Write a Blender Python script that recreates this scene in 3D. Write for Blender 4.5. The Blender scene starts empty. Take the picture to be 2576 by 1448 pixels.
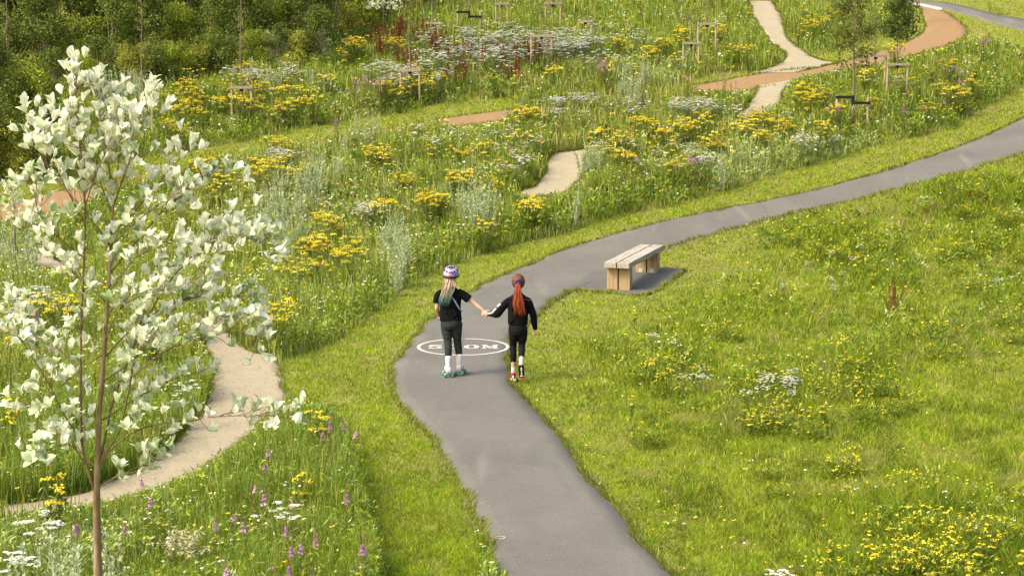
import bpy, bmesh, math, random
import numpy as np
from mathutils import Vector, Matrix
from mathutils.geometry import tessellate_polygon

rng = np.random.default_rng(7)
random.seed(7)
scene = bpy.context.scene
COL = scene.collection
R = math.radians

# ------------------------------------------------------------------ camera
FPX = 4400.0                 # focal length in pixels of a 2576 px wide frame
CAM_H = 4.6
PITCH = math.atan(664.0 / FPX)
cam = bpy.data.cameras.new('camera')
cam.sensor_width = 36.0
cam.lens = FPX / 2576.0 * 36.0
cam.clip_end = 600
cam_o = bpy.data.objects.new('camera', cam)
cam_o.location = (0, 0, CAM_H)
cam_o.rotation_euler = (math.pi / 2 - PITCH, 0, 0)
COL.objects.link(cam_o)
scene.camera = cam_o

# ------------------------------------------------------------------ light
SUN_EL, SUN_AZ = 48.0, -118.0       # azimuth measured from +Y (away from camera), clockwise; negative is left
world = bpy.data.worlds.new('World')
scene.world = world
world.use_nodes = True
nt = world.node_tree
bg = nt.nodes['Background']
sky = nt.nodes.new('ShaderNodeTexSky')
sky.sky_type = 'NISHITA'
sky.sun_disc = False
sky.sun_elevation = R(SUN_EL)
sky.sun_rotation = R(SUN_AZ)
sky.dust_density = 6.0
sky.air_density = 1.0
sky.ozone_density = 0.6
nt.links.new(sky.outputs[0], bg.inputs[0])
bg.inputs[1].default_value = 0.15
sun = bpy.data.lights.new('sun', 'SUN')
sun.energy = 1.5
sun.angle = R(16)
sun.color = (1.0, 0.92, 0.75)
sun_o = bpy.data.objects.new('sun', sun)
d = Vector((math.sin(R(SUN_AZ)) * math.cos(R(SUN_EL)), math.cos(R(SUN_AZ)) * math.cos(R(SUN_EL)), math.sin(R(SUN_EL))))
sun_o.rotation_euler = d.to_track_quat('Z', 'Y').to_euler()
COL.objects.link(sun_o)
scene.view_settings.view_transform = 'Standard'
scene.view_settings.look = 'None'
scene.view_settings.exposure = 1.20
scene.view_settings.gamma = 1.0
scene.cycles.max_bounces = 5
scene.cycles.diffuse_bounces = 3
scene.cycles.glossy_bounces = 2
scene.cycles.transmission_bounces = 3
scene.cycles.use_denoising = True

# ------------------------------------------------------------------ terrain and projection
def terrain(y):
    y = np.asarray(y, float)
    t = np.clip(y - 31.5, 0, 4.0)
    return 0.025 * t * t + 0.2 * np.clip(y - 35.5, 0, None)

CP, SP = math.cos(PITCH), math.sin(PITCH)
def ground(px, py, dz=0.0):
    """point of the terrain (raised by dz) seen at a place of the 2576x1448 frame"""
    px = np.asarray(px, float); py = np.asarray(py, float)
    u = (px - 1288) / FPX; v = (724 - py) / FPX
    dx = u; dy = CP + v * SP; dzr = -SP + v * CP
    lo = np.full(np.shape(dx + dy), 1.0); hi = np.full(np.shape(dx + dy), 400.0)
    for _ in range(44):
        m = (lo + hi) / 2
        below = CAM_H + m * dzr < terrain(m * dy) + dz
        hi = np.where(below, m, hi); lo = np.where(below, lo, m)
    t = (lo + hi) / 2
    X, Y = t * dx, t * dy
    return np.stack([X, Y, terrain(Y) + dz], -1)

def project(P):
    P = np.asarray(P, float)
    x, y, z = P[..., 0], P[..., 1], P[..., 2] - CAM_H
    depth = y * CP - z * SP
    up = y * SP + z * CP
    return 1288 + FPX * x / depth, 724 - FPX * up / depth, FPX / depth

def gp(px, py, dz=0.0):
    return Vector(ground(px, py, dz).tolist())

def at_depth(px, py, Y):
    u = (px - 1288) / FPX; v = (724 - py) / FPX
    dy = CP + v * SP
    t = Y / dy
    return Vector((t * u, Y, CAM_H + t * (-SP + v * CP)))

# ------------------------------------------------------------------ object helpers
def tag(o, label=None, cat=None, group=None, kind=None):
    if label: o['label'] = label
    if cat: o['category'] = cat
    if group: o['group'] = group
    if kind: o['kind'] = kind
    return o

def empty(name, loc, rz=0.0):
    o = bpy.data.objects.new(name, None)
    o.location = loc; o.rotation_euler = (0, 0, rz)
    o.empty_display_size = 0.2
    COL.objects.link(o)
    return o

def copy_tree(o, parent=None):
    c = o.copy(); COL.objects.link(c)
    c.parent = parent
    for ch in o.children:
        copy_tree(ch, c)
    return c

def link(name, me, mat, parent=None):
    o = bpy.data.objects.new(name, me)
    if mat is not None:
        me.materials.clear()
        me.materials.append(mat)
    o.parent = parent
    COL.objects.link(o)
    return o

class NB:
    """collects triangles and quads with a colour per vertex"""
    def __init__(s):
        s.V = []; s.T = []; s.Q = []; s.C = []; s.n = 0
    def add(s, V, T=None, Q=None, C=(1, 1, 1)):
        V = np.asarray(V, float).reshape(-1, 3)
        if T is not None and len(T): s.T.append(np.asarray(T, int) + s.n)
        if Q is not None and len(Q): s.Q.append(np.asarray(Q, int) + s.n)
        C = np.asarray(C, float)
        if C.ndim == 1: C = np.tile(C[:3], (len(V), 1))
        s.V.append(V); s.C.append(C); s.n += len(V)
    def mesh(s, name, smooth=False):
        V = np.concatenate(s.V).astype(np.float32)
        T = np.concatenate(s.T) if s.T else np.zeros((0, 3), int)
        Q = np.concatenate(s.Q) if s.Q else np.zeros((0, 4), int)
        loops = np.concatenate([T.ravel(), Q.ravel()]).astype(np.int32)
        tot = np.concatenate([np.full(len(T), 3), np.full(len(Q), 4)]).astype(np.int32)
        start = np.concatenate([[0], np.cumsum(tot)[:-1]]).astype(np.int32)
        me = bpy.data.meshes.new(name)
        me.vertices.add(len(V)); me.vertices.foreach_set('co', V.ravel())
        me.loops.add(len(loops)); me.loops.foreach_set('vertex_index', loops)
        me.polygons.add(len(tot)); me.polygons.foreach_set('loop_start', start)
        try: me.polygons.foreach_set('loop_total', tot)
        except Exception: pass
        at = me.color_attributes.new('Col', 'FLOAT_COLOR', 'POINT')
        C = np.concatenate(s.C); C = np.concatenate([C, np.ones((len(C), 1))], 1).astype(np.float32)
        at.data.foreach_set('color', C.ravel())
        me.update(calc_edges=True)
        if smooth: me.polygons.foreach_set('use_smooth', np.ones(len(tot), bool))
        me.validate()
        return me
    def build(s, name, mat, parent=None, smooth=False):
        return link(name, s.mesh(name, smooth), mat, parent)

def norm(a):
    return a / np.maximum(np.linalg.norm(a, axis=-1, keepdims=True), 1e-9)

def add_leaves(B, C, D, N, L, W, col, fold=0.15):
    """diamond leaves: base C, direction D, normal N, length L, width W"""
    n = len(C)
    if n == 0: return
    D = norm(D); S = norm(np.cross(D, N)); U = norm(np.cross(S, D))
    L = np.broadcast_to(L, n)[:, None]; W = np.broadcast_to(W, n)[:, None]
    v0 = C; v1 = C + D * L * .5 + S * W * .5 + U * W * fold; v2 = C + D * L; v3 = C + D * L * .5 - S * W * .5 + U * W * fold
    V = np.stack([v0, v1, v2, v3], 1).reshape(-1, 3)
    b = np.arange(n)[:, None] * 4
    T = np.concatenate([b + [0, 1, 2], b + [0, 2, 3]])
    col = np.asarray(col, float)
    if col.ndim == 1: col = np.tile(col, (n, 1))
    B.add(V, T=T, C=np.repeat(col, 4, 0))

def add_blades(B, P, H, W, lean, ang, col, tipcol=None):
    """grass blades of three verts at the root half and a tip, bent by lean (n,2)"""
    n = len(P)
    if n == 0: return
    s = np.stack([np.cos(ang), np.sin(ang), np.zeros(n)], -1) * (np.asarray(W)[:, None] * .5)
    L = np.concatenate([lean, np.zeros((n, 1))], 1)
    up = np.array([0, 0, 1.0])
    H = np.asarray(H)[:, None]
    m = P + up * H * .55 + L * .35
    t = P + up * H + L
    V = np.stack([P - s, P + s, m + s * .8, m - s * .8, t], 1).reshape(-1, 3)
    b = np.arange(n)[:, None] * 5
    if tipcol is None: tipcol = col
    C = np.stack([col, col, (col + tipcol) / 2, (col + tipcol) / 2, tipcol], 1).reshape(-1, 3)
    B.add(V, T=b + [3, 2, 4], Q=b + [0, 1, 2, 3], C=C)

def add_tube(B, pts, rad, n=5, col=(1, 1, 1), cap=True, flat=None):
    """tapered tube; flat=(axis, ratio) squashes it"""
    pts = np.asarray(pts, float); k = len(pts)
    rad = np.broadcast_to(rad, k)
    tan = np.gradient(pts, axis=0); tan = norm(tan)
    ref = np.array([0, 0, 1.0]) if abs(tan[0][2]) < .9 else np.array([1.0, 0, 0])
    a = norm(np.cross(tan, ref)); b = np.cross(tan, a)
    th = np.linspace(0, 2 * math.pi, n, endpoint=False)
    V = pts[:, None] + rad[:, None, None] * (a[:, None] * np.cos(th)[None, :, None] + b[:, None] * np.sin(th)[None, :, None])
    V = V.reshape(-1, 3)
    i = np.arange(k - 1)[:, None] * n; j = np.arange(n)[None]; j2 = (j + 1) % n
    Q = np.stack([i + j, i + j2, i + n + j2, i + n + j], -1).reshape(-1, 4)
    col = np.asarray(col, float)
    C = np.tile(col, (k * n, 1)) if col.ndim == 1 else np.repeat(col, n, 0)
    T = None
    if cap:
        V = np.concatenate([V, pts[:1], pts[-1:]]); c0, c1 = k * n, k * n + 1
        T = [[c0, (q + 1) % n, q] for q in range(n)] + [[c1, (k - 1) * n + q, (k - 1) * n + (q + 1) % n] for q in range(n)]
        C = np.concatenate([C, C[:1], C[-1:]])
    B.add(V, T=T, Q=Q, C=C)

def smooth_line(pts, m=6):
    """Catmull-Rom resampling of a polyline"""
    p = [np.asarray(q, float) for q in pts]
    p = [2 * p[0] - p[1]] + p + [2 * p[-1] - p[-2]]
    out = []
    for i in range(1, len(p) - 2):
        for k in range(m):
            t = k / m
            out.append(.5 * (2 * p[i] + (p[i + 1] - p[i - 1]) * t + (2 * p[i - 1] - 5 * p[i] + 4 * p[i + 1] - p[i + 2]) * t * t + (3 * p[i] - 3 * p[i - 1] + p[i + 2] * -1 * -1 * 0 + 0 * p[i] - 3 * p[i + 1] * 1 + p[i + 2] if False else (-p[i - 1] + 3 * p[i] - 3 * p[i + 1] + p[i + 2])) * t ** 3))
    out.append(p[-2])
    return np.array(out)

def bevel_box(bm, lo, hi, bev=0.006, M=None):
    r = bmesh.ops.create_cube(bm, size=1.0)
    vs = r['verts']
    for v in vs:
        v.co = Vector([(lo[i] + hi[i]) / 2 + v.co[i] * (hi[i] - lo[i]) for i in range(3)])
    es = list({e for v in vs for e in v.link_edges})
    rr = bmesh.ops.bevel(bm, geom=es, offset=bev, segments=2, affect='EDGES', profile=.6)
    if M is not None:
        vv = list({v for f in rr['faces'] for v in f.verts} | {v for v in vs if v.is_valid})
        bmesh.ops.transform(bm, matrix=M, verts=vv)

def bm_obj(name, bm, mat, parent=None, smooth=False):
    me = bpy.data.meshes.new(name)
    bm.to_mesh(me); bm.free()
    if smooth:
        for p in me.polygons: p.use_smooth = True
    return link(name, me, mat, parent)

def vnoise(x, y, seed=0):
    """smooth value noise, 0..1"""
    x = np.asarray(x, float); y = np.asarray(y, float)
    xi = np.floor(x).astype(int); yi = np.floor(y).astype(int)
    fx = x - xi; fy = y - yi
    fx = fx * fx * (3 - 2 * fx); fy = fy * fy * (3 - 2 * fy)
    def h(a, b):
        n = (a * 374761393 + b * 668265263 + seed * 974634777) & 0x7fffffff
        n = ((n ^ (n >> 13)) * 1274126177) & 0x7fffffff
        return ((n ^ (n >> 16)) & 0xffff) / 65535.0
    return (h(xi, yi) * (1 - fx) + h(xi + 1, yi) * fx) * (1 - fy) + (h(xi, yi + 1) * (1 - fx) + h(xi + 1, yi + 1) * fx) * fy

def fbm(x, y, seed=0):
    return .55 * vnoise(x, y, seed) + .28 * vnoise(x * 2.1, y * 2.1, seed + 1) + .17 * vnoise(x * 4.3, y * 4.3, seed + 2)

# ------------------------------------------------------------------ materials
def new_mat(name):
    m = bpy.data.materials.new(name); m.use_nodes = True
    t = m.node_tree
    for n in list(t.nodes):
        if n.type != 'OUTPUT_MATERIAL' and n.type != 'BSDF_PRINCIPLED': t.nodes.remove(n)
    return m, t, t.nodes['Principled BSDF']

K = .57
def noise_mat(name, c1, c2, scale=20, rough=.85, bump=.2, detail=6, c3=None, scale2=None, bump_scale=None, spec=.3, stretch=None, bdist=.01):
    kk = (K, K * .97, K * .88)
    c1 = tuple(a * b for a, b in zip(c1, kk)); c2 = tuple(a * b for a, b in zip(c2, kk))
    if c3 is not None: c3 = tuple(a * b for a, b in zip(c3, kk))
    m, t, p = new_mat(name)
    tc = t.nodes.new('ShaderNodeTexCoord')
    src = tc.outputs['Object']
    if stretch:
        mp = t.nodes.new('ShaderNodeMapping'); mp.inputs['Scale'].default_value = stretch
        t.links.new(src, mp.inputs[0]); src = mp.outputs[0]
    n = t.nodes.new('ShaderNodeTexNoise'); n.inputs['Scale'].default_value = scale; n.inputs['Detail'].default_value = detail; n.inputs['Roughness'].default_value = .6
    t.links.new(src, n.inputs['Vector'])
    r = t.nodes.new('ShaderNodeValToRGB')
    r.color_ramp.elements[0].position = .32; r.color_ramp.elements[1].position = .68
    r.color_ramp.elements[0].color = (*c1, 1); r.color_ramp.elements[1].color = (*c2, 1)
    t.links.new(n.outputs[0], r.inputs[0])
    out = r.outputs[0]
    if c3 is not None:
        n2 = t.nodes.new('ShaderNodeTexNoise'); n2.inputs['Scale'].default_value = scale2; n2.inputs['Detail'].default_value = 5
        t.links.new(src, n2.inputs['Vector'])
        r2 = t.nodes.new('ShaderNodeValToRGB'); r2.color_ramp.elements[0].position = .45; r2.color_ramp.elements[1].position = .68
        t.links.new(n2.outputs[0], r2.inputs[0])
        mx = t.nodes.new('ShaderNodeMixRGB'); mx.inputs[2].default_value = (*c3, 1)
        t.links.new(r2.outputs[0], mx.inputs[0]); t.links.new(out, mx.inputs[1]); out = mx.outputs[0]
    t.links.new(out, p.inputs['Base Color'])
    p.inputs['Roughness'].default_value = rough
    p.inputs['Specular IOR Level'].default_value = spec
    if bump:
        n3 = t.nodes.new('ShaderNodeTexNoise'); n3.inputs['Scale'].default_value = bump_scale or scale * 4; n3.inputs['Detail'].default_value = 4
        t.links.new(src, n3.inputs['Vector'])
        b = t.nodes.new('ShaderNodeBump'); b.inputs['Strength'].default_value = bump; b.inputs['Distance'].default_value = bdist
        t.links.new(n3.outputs[0], b.inputs['Height']); t.links.new(b.outputs[0], p.inputs['Normal'])
    return m

def leaf_mat(name, trans=.35, back=None, rough=.55, spec=.25):
    """colour from the mesh, partly translucent"""
    m = bpy.data.materials.new(name); m.use_nodes = True; t = m.node_tree
    p = t.nodes['Principled BSDF']; o = t.nodes['Material Output']
    a = t.nodes.new('ShaderNodeAttribute'); a.attribute_name = 'Col'
    col = a.outputs['Color']
    if back is not None:
        g = t.nodes.new('ShaderNodeNewGeometry')
        mx = t.nodes.new('ShaderNodeMixRGB'); mx.blend_type = 'MULTIPLY'; mx.inputs[2].default_value = (*back, 1)
        t.links.new(g.outputs['Backfacing'], mx.inputs[0]); t.links.new(col, mx.inputs[1]); col = mx.outputs[0]
    t.links.new(col, p.inputs['Base Color'])
    p.inputs['Roughness'].default_value = rough; p.inputs['Specular IOR Level'].default_value = spec
    tr = t.nodes.new('ShaderNodeBsdfTranslucent'); t.links.new(col, tr.inputs[0])
    ms = t.nodes.new('ShaderNodeMixShader'); ms.inputs[0].default_value = trans
    t.links.new(p.outputs[0], ms.inputs[1]); t.links.new(tr.outputs[0], ms.inputs[2]); t.links.new(ms.outputs[0], o.inputs[0])
    return m

def attr_mat(name, rough=.7, spec=.3):
    m, t, p = new_mat(name)
    a = t.nodes.new('ShaderNodeAttribute'); a.attribute_name = 'Col'
    n = t.nodes.new('ShaderNodeTexNoise'); n.inputs['Scale'].default_value = 60
    mx = t.nodes.new('ShaderNodeMixRGB'); mx.blend_type = 'MULTIPLY'; mx.inputs[0].default_value = .7
    t.links.new(a.outputs['Color'], mx.inputs[1]); t.links.new(n.outputs[0], mx.inputs[2])
    t.links.new(mx.outputs[0], p.inputs['Base Color'])
    p.inputs['Roughness'].default_value = rough; p.inputs['Specular IOR Level'].default_value = spec
    return m

def asphalt_mat(name, c1, c2, dark):
    c1, c2, dark = [tuple(a * b for a, b in zip(c, (K * 1.02, K * 1.01, K * .93))) for c in (c1, c2, dark)]
    """rolled asphalt: fine grain, soft stains, faint long scuffs and hairline patches"""
    m, t, p = new_mat(name)
    tc = t.nodes.new('ShaderNodeTexCoord'); src = tc.outputs['Object']
    def noise(scale, det=5, st=None):
        s = src
        if st:
            mp = t.nodes.new('ShaderNodeMapping'); mp.inputs['Scale'].default_value = st; mp.inputs['Rotation'].default_value = (0, 0, .25)
            t.links.new(src, mp.inputs[0]); s = mp.outputs[0]
        n = t.nodes.new('ShaderNodeTexNoise'); n.inputs['Scale'].default_value = scale; n.inputs['Detail'].default_value = det
        t.links.new(s, n.inputs['Vector']); return n.outputs[0]
    def ramp(x, a, b):
        r = t.nodes.new('ShaderNodeMapRange'); r.inputs[1].default_value = a; r.inputs[2].default_value = b
        t.links.new(x, r.inputs[0]); return r.outputs[0]
    def mix(f, a, b, amt=None):
        mx = t.nodes.new('ShaderNodeMixRGB')
        if amt is not None:
            mu = t.nodes.new('ShaderNodeMath'); mu.operation = 'MULTIPLY'; mu.inputs[1].default_value = amt
            t.links.new(f, mu.inputs[0]); f = mu.outputs[0]
        t.links.new(f, mx.inputs[0])
        for i, q in ((1, a), (2, b)):
            if isinstance(q, tuple): mx.inputs[i].default_value = (*q, 1)
            else: t.links.new(q, mx.inputs[i])
        return mx.outputs[0]
    c = mix(ramp(noise(1.3, 6), .35, .65), c1, c2)
    c = mix(ramp(noise(160, 2), .35, .65), c, dark, .22)
    c = mix(ramp(noise(38, 3), .40, .62), c, dark, .34)
    c = mix(ramp(noise(9, 5), .50, .66), c, dark, .14)
    c = mix(ramp(noise(.8, 4), .45, .60), c, (min(1, c2[0] * 1.12), min(1, c2[1] * 1.12), min(1, c2[2] * 1.12)), .3)
    c = mix(ramp(noise(55, 1), .68, .74), c, (.42, .40, .36), .5)
    c = mix(ramp(noise(3.0, 7, (1, .18, 1)), .56, .72), c, dark, .3)
    c = mix(ramp(noise(2.2, 8, (1, .1, 1)), .60, .70), c, (min(1, c2[0] * 1.35), min(1, c2[1] * 1.33), min(1, c2[2] * 1.3)), .5)
    t.links.new(c, p.inputs['Base Color'])
    p.inputs['Roughness'].default_value = .85; p.inputs['Specular IOR Level'].default_value = .25
    b = t.nodes.new('ShaderNodeBump'); b.inputs['Strength'].default_value = .5; b.inputs['Distance'].default_value = .006
    t.links.new(noise(140, 3), b.inputs['Height']); t.links.new(b.outputs[0], p.inputs['Normal'])
    return m

M = {}
M['asphalt'] = asphalt_mat('asphalt', (.215, .205, .180), (.245, .235, .210), (.13, .125, .115))
M['asphalt_pad'] = asphalt_mat('asphalt pad', (.180, .171, .155), (.215, .204, .186), (.10, .10, .095))
M['gravel'] = noise_mat('pale rolled gravel', (.50, .44, .31), (.58, .52, .38), 4, .95, .45, 9, (.42, .35, .23), 40, 90)
M['orange'] = noise_mat('orange rolled gravel', (.38, .235, .105), (.44, .285, .135), 5, .95, .4, 9, (.38, .26, .14), .7, 70)
M['ground'] = noise_mat('turf and soil', (.22, .26, .025), (.36, .39, .045), 11, 1, .8, 8, (.34, .31, .09), 2.3, 30)
M['soil'] = noise_mat('path edge soil', (.26, .19, .10), (.42, .33, .19), 14, 1, .8, 8, (.17, .13, .07), 5, 40)
M['paint'] = noise_mat('worn white road paint', (.90, .87, .80), (1.0, .97, .90), 30, .7, .15, 6, (.55, .52, .47), 34)
M['grass'] = leaf_mat('grass blades', .48)
M['leaf'] = leaf_mat('herb leaves', .35)
M['petal'] = leaf_mat('petals', .25, rough=.7)
M['felt'] = leaf_mat('felted whitebeam leaves', .30, back=(1.0, 1.0, 1.0), rough=.8, spec=.1)
M['bark'] = noise_mat('young bark', (.27, .17, .09), (.46, .32, .19), 18, .9, .6, 7, (.50, .44, .33), 9, 60, stretch=(1, 1, .35))
M['twig'] = noise_mat('twig bark', (.22, .15, .08), (.36, .27, .15), 30, .85, .3)
M['far_bark'] = noise_mat('grey bark', (.26, .20, .12), (.42, .34, .21), 14, .9, .4, stretch=(1, 1, .3))
M['stake'] = noise_mat('peeled softwood stake', (.50, .38, .20), (.68, .54, .34), 9, .85, .3, 5, (.44, .40, .31), 4, stretch=(6, 6, .6))
M['crossbar'] = noise_mat('weathered grey board', (.44, .39, .30), (.58, .52, .42), 9, .85, .3, stretch=(.6, 6, 6))
M['rubber'] = noise_mat('black rubber tie', (.012, .012, .014), (.022, .022, .024), 30, .6, .1)

def timber(name, c1, c2, c3, st):
    return noise_mat(name, c1, c2, 5, .8, .25, 7, c3, 3.2, 12, .25, st)
M['oak_top'] = timber('weathered oak boards', (.46, .40, .32), (.60, .54, .45), (.38, .32, .23), (9, .7, 9))
M['oak_leg'] = timber('fresh oak posts', (.46, .28, .13), (.58, .38, .20), (.40, .25, .12), (9, 9, .6))
M['bracket'] = noise_mat('galvanised bracket', (.70, .70, .72), (.80, .80, .82), 40, .4, .1)

# ------------------------------------------------------------------ layout drawn on the ground, in frame pixels
A_LEFT = [(1330, 2600), (1300, 1900), (1270, 1550), (1252, 1447), (1233, 1393), (1207, 1329), (1178, 1258), (1159, 1222), (1126, 1161), (1078, 1092), (1046, 1064), (1025, 1039), (1000, 1008), (983, 973), (981, 945), (993, 914), (1018, 878), (1035, 858), (1067, 816), (1102, 790), (1178, 740), (1201, 724), (1271, 691), (1327, 668), (1425, 627), (1496, 606), (1583, 580), (1757, 539), (1906, 511), (2089, 470), (2296, 409), (2441, 359), (2576, 297), (2700, 232), (2850, 150), (2960, 80), (3100, -60)]
A_RIGHT = [(2700, 2600), (2050, 1900), (1770, 1560), (1688, 1447), (1650, 1405), (1600, 1345), (1550, 1282), (1500, 1222), (1440, 1150), (1394, 1083), (1344, 1032), (1316, 1003), (1299, 983), (1286, 955), (1283, 920), (1286, 875), (1300, 840), (1355, 793), (1387, 765), (1415, 748), (1439, 736), (1503, 706), (1585, 664), (1674, 627), (1757, 601), (1881, 568), (2047, 525), (2213, 490), (2420, 433), (2576, 385), (2700, 340), (2900, 250), (3060, 170), (3250, 0)]
PAD = [(1439, 735), (1503, 736), (1573, 742), (1626, 744), (1661, 726), (1728, 681), (1726, 677), (1661, 674), (1630, 668), (1610, 645), (1560, 650), (1500, 680), (1440, 718)]
O_TOP = [(-260, 590), (0, 520), (150, 482), (230, 468), (400, 430), (600, 394), (800, 357), (1000, 320), (1139, 296), (1283, 277), (1450, 258), (1600, 238), (1748, 215), (1802, 207), (1880, 192), (1979, 178), (2061, 170), (2133, 153), (2193, 135), (2264, 114), (2318, 86), (2326, 66), (2322, 40), (2308, 14)]
O_BOT = [(-260, 640), (0, 566), (130, 533), (235, 508), (400, 470), (600, 428), (800, 390), (1000, 350), (1146, 320), (1272, 303), (1450, 288), (1600, 266), (1755, 238), (1873, 228), (1980, 212), (2040, 198), (2122, 182), (2200, 167), (2300, 140), (2385, 115), (2426, 95), (2433, 75), (2402, 46), (2364, 25)]
P1_L = [(-260, 1330), (0, 1278), (122, 1257), (220, 1236), (318, 1196), (401, 1157), (445, 1114), (477, 1069), (516, 1033), (529, 978), (538, 937), (522, 885), (497, 840), (430, 800), (300, 745), (170, 695), (80, 670), (-100, 640), (-250, 620)]
P1_R = [(-260, 1365), (0, 1315), (122, 1298), (220, 1280), (330, 1255), (480, 1205), (560, 1155), (620, 1110), (693, 1030), (725, 1008), (710, 970), (703, 924), (671, 898), (600, 870), (550, 815), (380, 745), (230, 690), (120, 645), (0, 612), (-130, 585)]
P2_L = [(1260, 497), (1302, 483), (1340, 469), (1358, 454), (1370, 430), (1376, 404), (1392, 388), (1461, 376), (1540, 352)]
P2_R = [(1290, 512), (1346, 500), (1392, 497), (1437, 478), (1472, 445), (1481, 425), (1476, 404), (1485, 388), (1560, 366)]
P3U_L = [(1880, 4), (1885, 9), (1891, 39), (1915, 75), (1940, 110), (1968, 130), (1974, 152), (1940, 170), (1884, 185)]
P3U_R = [(1940, 4), (1947, 11), (1972, 53), (1979, 93), (2015, 125), (2044, 144), (2080, 156), (2110, 160), (2000, 184)]
P3D_L = [(1905, 218), (1887, 256), (1865, 285), (1800, 312)]
P3D_R = [(2008, 200), (1972, 235), (1962, 262), (1940, 300), (1880, 325)]
A2_T = [(2230, -28), (2318, 2), (2372, 6), (2443, 21), (2514, 39), (2576, 50), (2750, 95)]
A2_B = [(2200, -14), (2300, 9), (2364, 22), (2426, 38), (2514, 64), (2576, 79), (2750, 130)]

CW, RX0, RX1, RY0, RY1 = 3, -260, 2836, -80, 1760
gx = np.arange(RX0, RX1, CW); gy = np.arange(RY0, RY1, CW)
GX, GY = np.meshgrid(gx + CW / 2, gy + CW / 2)
def raster(poly):
    poly = np.asarray(poly, float)
    m = np.zeros(GX.shape, bool)
    x0, y0 = poly.min(0); x1, y1 = poly.max(0)
    i0 = max(0, int((y0 - RY0) // CW)); i1 = min(len(gy), int((y1 - RY0) // CW) + 2)
    j0 = max(0, int((x0 - RX0) // CW)); j1 = min(len(gx), int((x1 - RX0) // CW) + 2)
    if i1 <= i0 or j1 <= j0: return m
    X = GX[i0:i1, j0:j1]; Y = GY[i0:i1, j0:j1]; r = np.zeros(X.shape, bool)
    for k in range(len(poly)):
        xa, ya = poly[k]; xb, yb = poly[k - 1]
        if ya == yb: continue
        c = ((Y < ya) != (Y < yb)) & (X < (xb - xa) * (Y - ya) / (yb - ya) + xa)
        r ^= c
    m[i0:i1, j0:j1] = r
    return m
def strip(l, r): return list(l) + list(r)[::-1]
def look(mask, x, y):
    i = np.clip(((y - RY0) // CW).astype(int), 0, len(gy) - 1); j = np.clip(((x - RX0) // CW).astype(int), 0, len(gx) - 1)
    return mask[i, j]

mA = raster(strip(A_LEFT, A_RIGHT)) | raster(PAD)
mO = raster(strip(O_TOP, O_BOT))
mP = raster(strip(P1_L, P1_R)) | raster(strip(P2_L, P2_R)) | raster(strip(P3U_L, P3U_R)) | raster(strip(P3D_L, P3D_R))
mA2 = raster(strip(A2_T, A2_B))
m_path = mA | mO | mP | mA2
# mown strips
V1 = [(1280, 1900), (940, 1760), (962, 1448), (950, 1350), (925, 1250), (895, 1150), (868, 1060), (835, 1020), (730, 1003), (712, 960), (706, 915), (760, 893), (850, 862), (920, 805), (985, 755), (1040, 712), (1120, 676), (1215, 640), (1330, 610), (1430, 588), (1508, 556), (1600, 535), (1695, 518), (1800, 488), (1906, 456), (2000, 428), (2089, 402), (2180, 376), (2275, 352), (2379, 334), (2462, 280), (2576, 226), (2700, 150), (2836, 60), (2900, 160), (2576, 330), (2089, 490), (1500, 620), (1180, 760), (1000, 950), (1180, 1250)]
V_MID = [(-260, 480), (0, 455), (60, 450), (230, 420), (420, 388), (560, 368), (640, 352), (760, 325), (900, 300), (1005, 286), (1080, 268), (1180, 254), (1290, 248), (1300, 285), (1139, 300), (800, 362), (400, 436), (0, 526), (-260, 600)]
V_MID2 = [(1730, 206), (1780, 192), (1819, 184), (1887, 180), (1912, 188), (1880, 198), (1748, 220)]
V_MID3 = [(1840, 226), (1915, 219), (1890, 252), (1850, 246)]
V_CRES = [(2036, 142), (2104, 130), (2158, 116), (2229, 94), (2282, 76), (2305, 44), (2300, 14), (2326, 30), (2330, 68), (2318, 88), (2193, 138), (2086, 160)]
V_TR = [(2364, 24), (2426, 38), (2576, 78), (2750, 120), (2750, 190), (2576, 116), (2490, 86), (2425, 97), (2436, 75), (2402, 44)]
V_TOP = [(2372, 8), (2443, 22), (2576, 50), (2760, 95), (2760, -70), (2250, -70), (2240, -30)]
m_mown = (raster(V1) | raster(V_MID) | raster(V_MID2) | raster(V_MID3) | raster(V_CRES) | raster(V_TR) | raster(V_TOP)) & ~m_path
RIGHT = [(1150, 955), (1200, 850), (1400, 670), (1500, 630), (1674, 585), (1881, 540), (2213, 460), (2576, 345), (2836, 205), (2836, 1760), (1600, 1760), (1450, 1447), (1250, 1150)]
m_right = raster(RIGHT) & ~m_path
HEDGE = [(-260, 520), (0, 445), (50, 430), (75, 330), (100, 262), (300, 235), (430, 212), (560, 196), (700, 186), (830, 170), (850, 112), (905, 70), (990, 45), (1130, 26), (1150, -80), (-260, -80)]
m_hedge = raster(HEDGE)
m_meadow = ~(m_path | m_mown | m_right | m_hedge)
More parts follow.
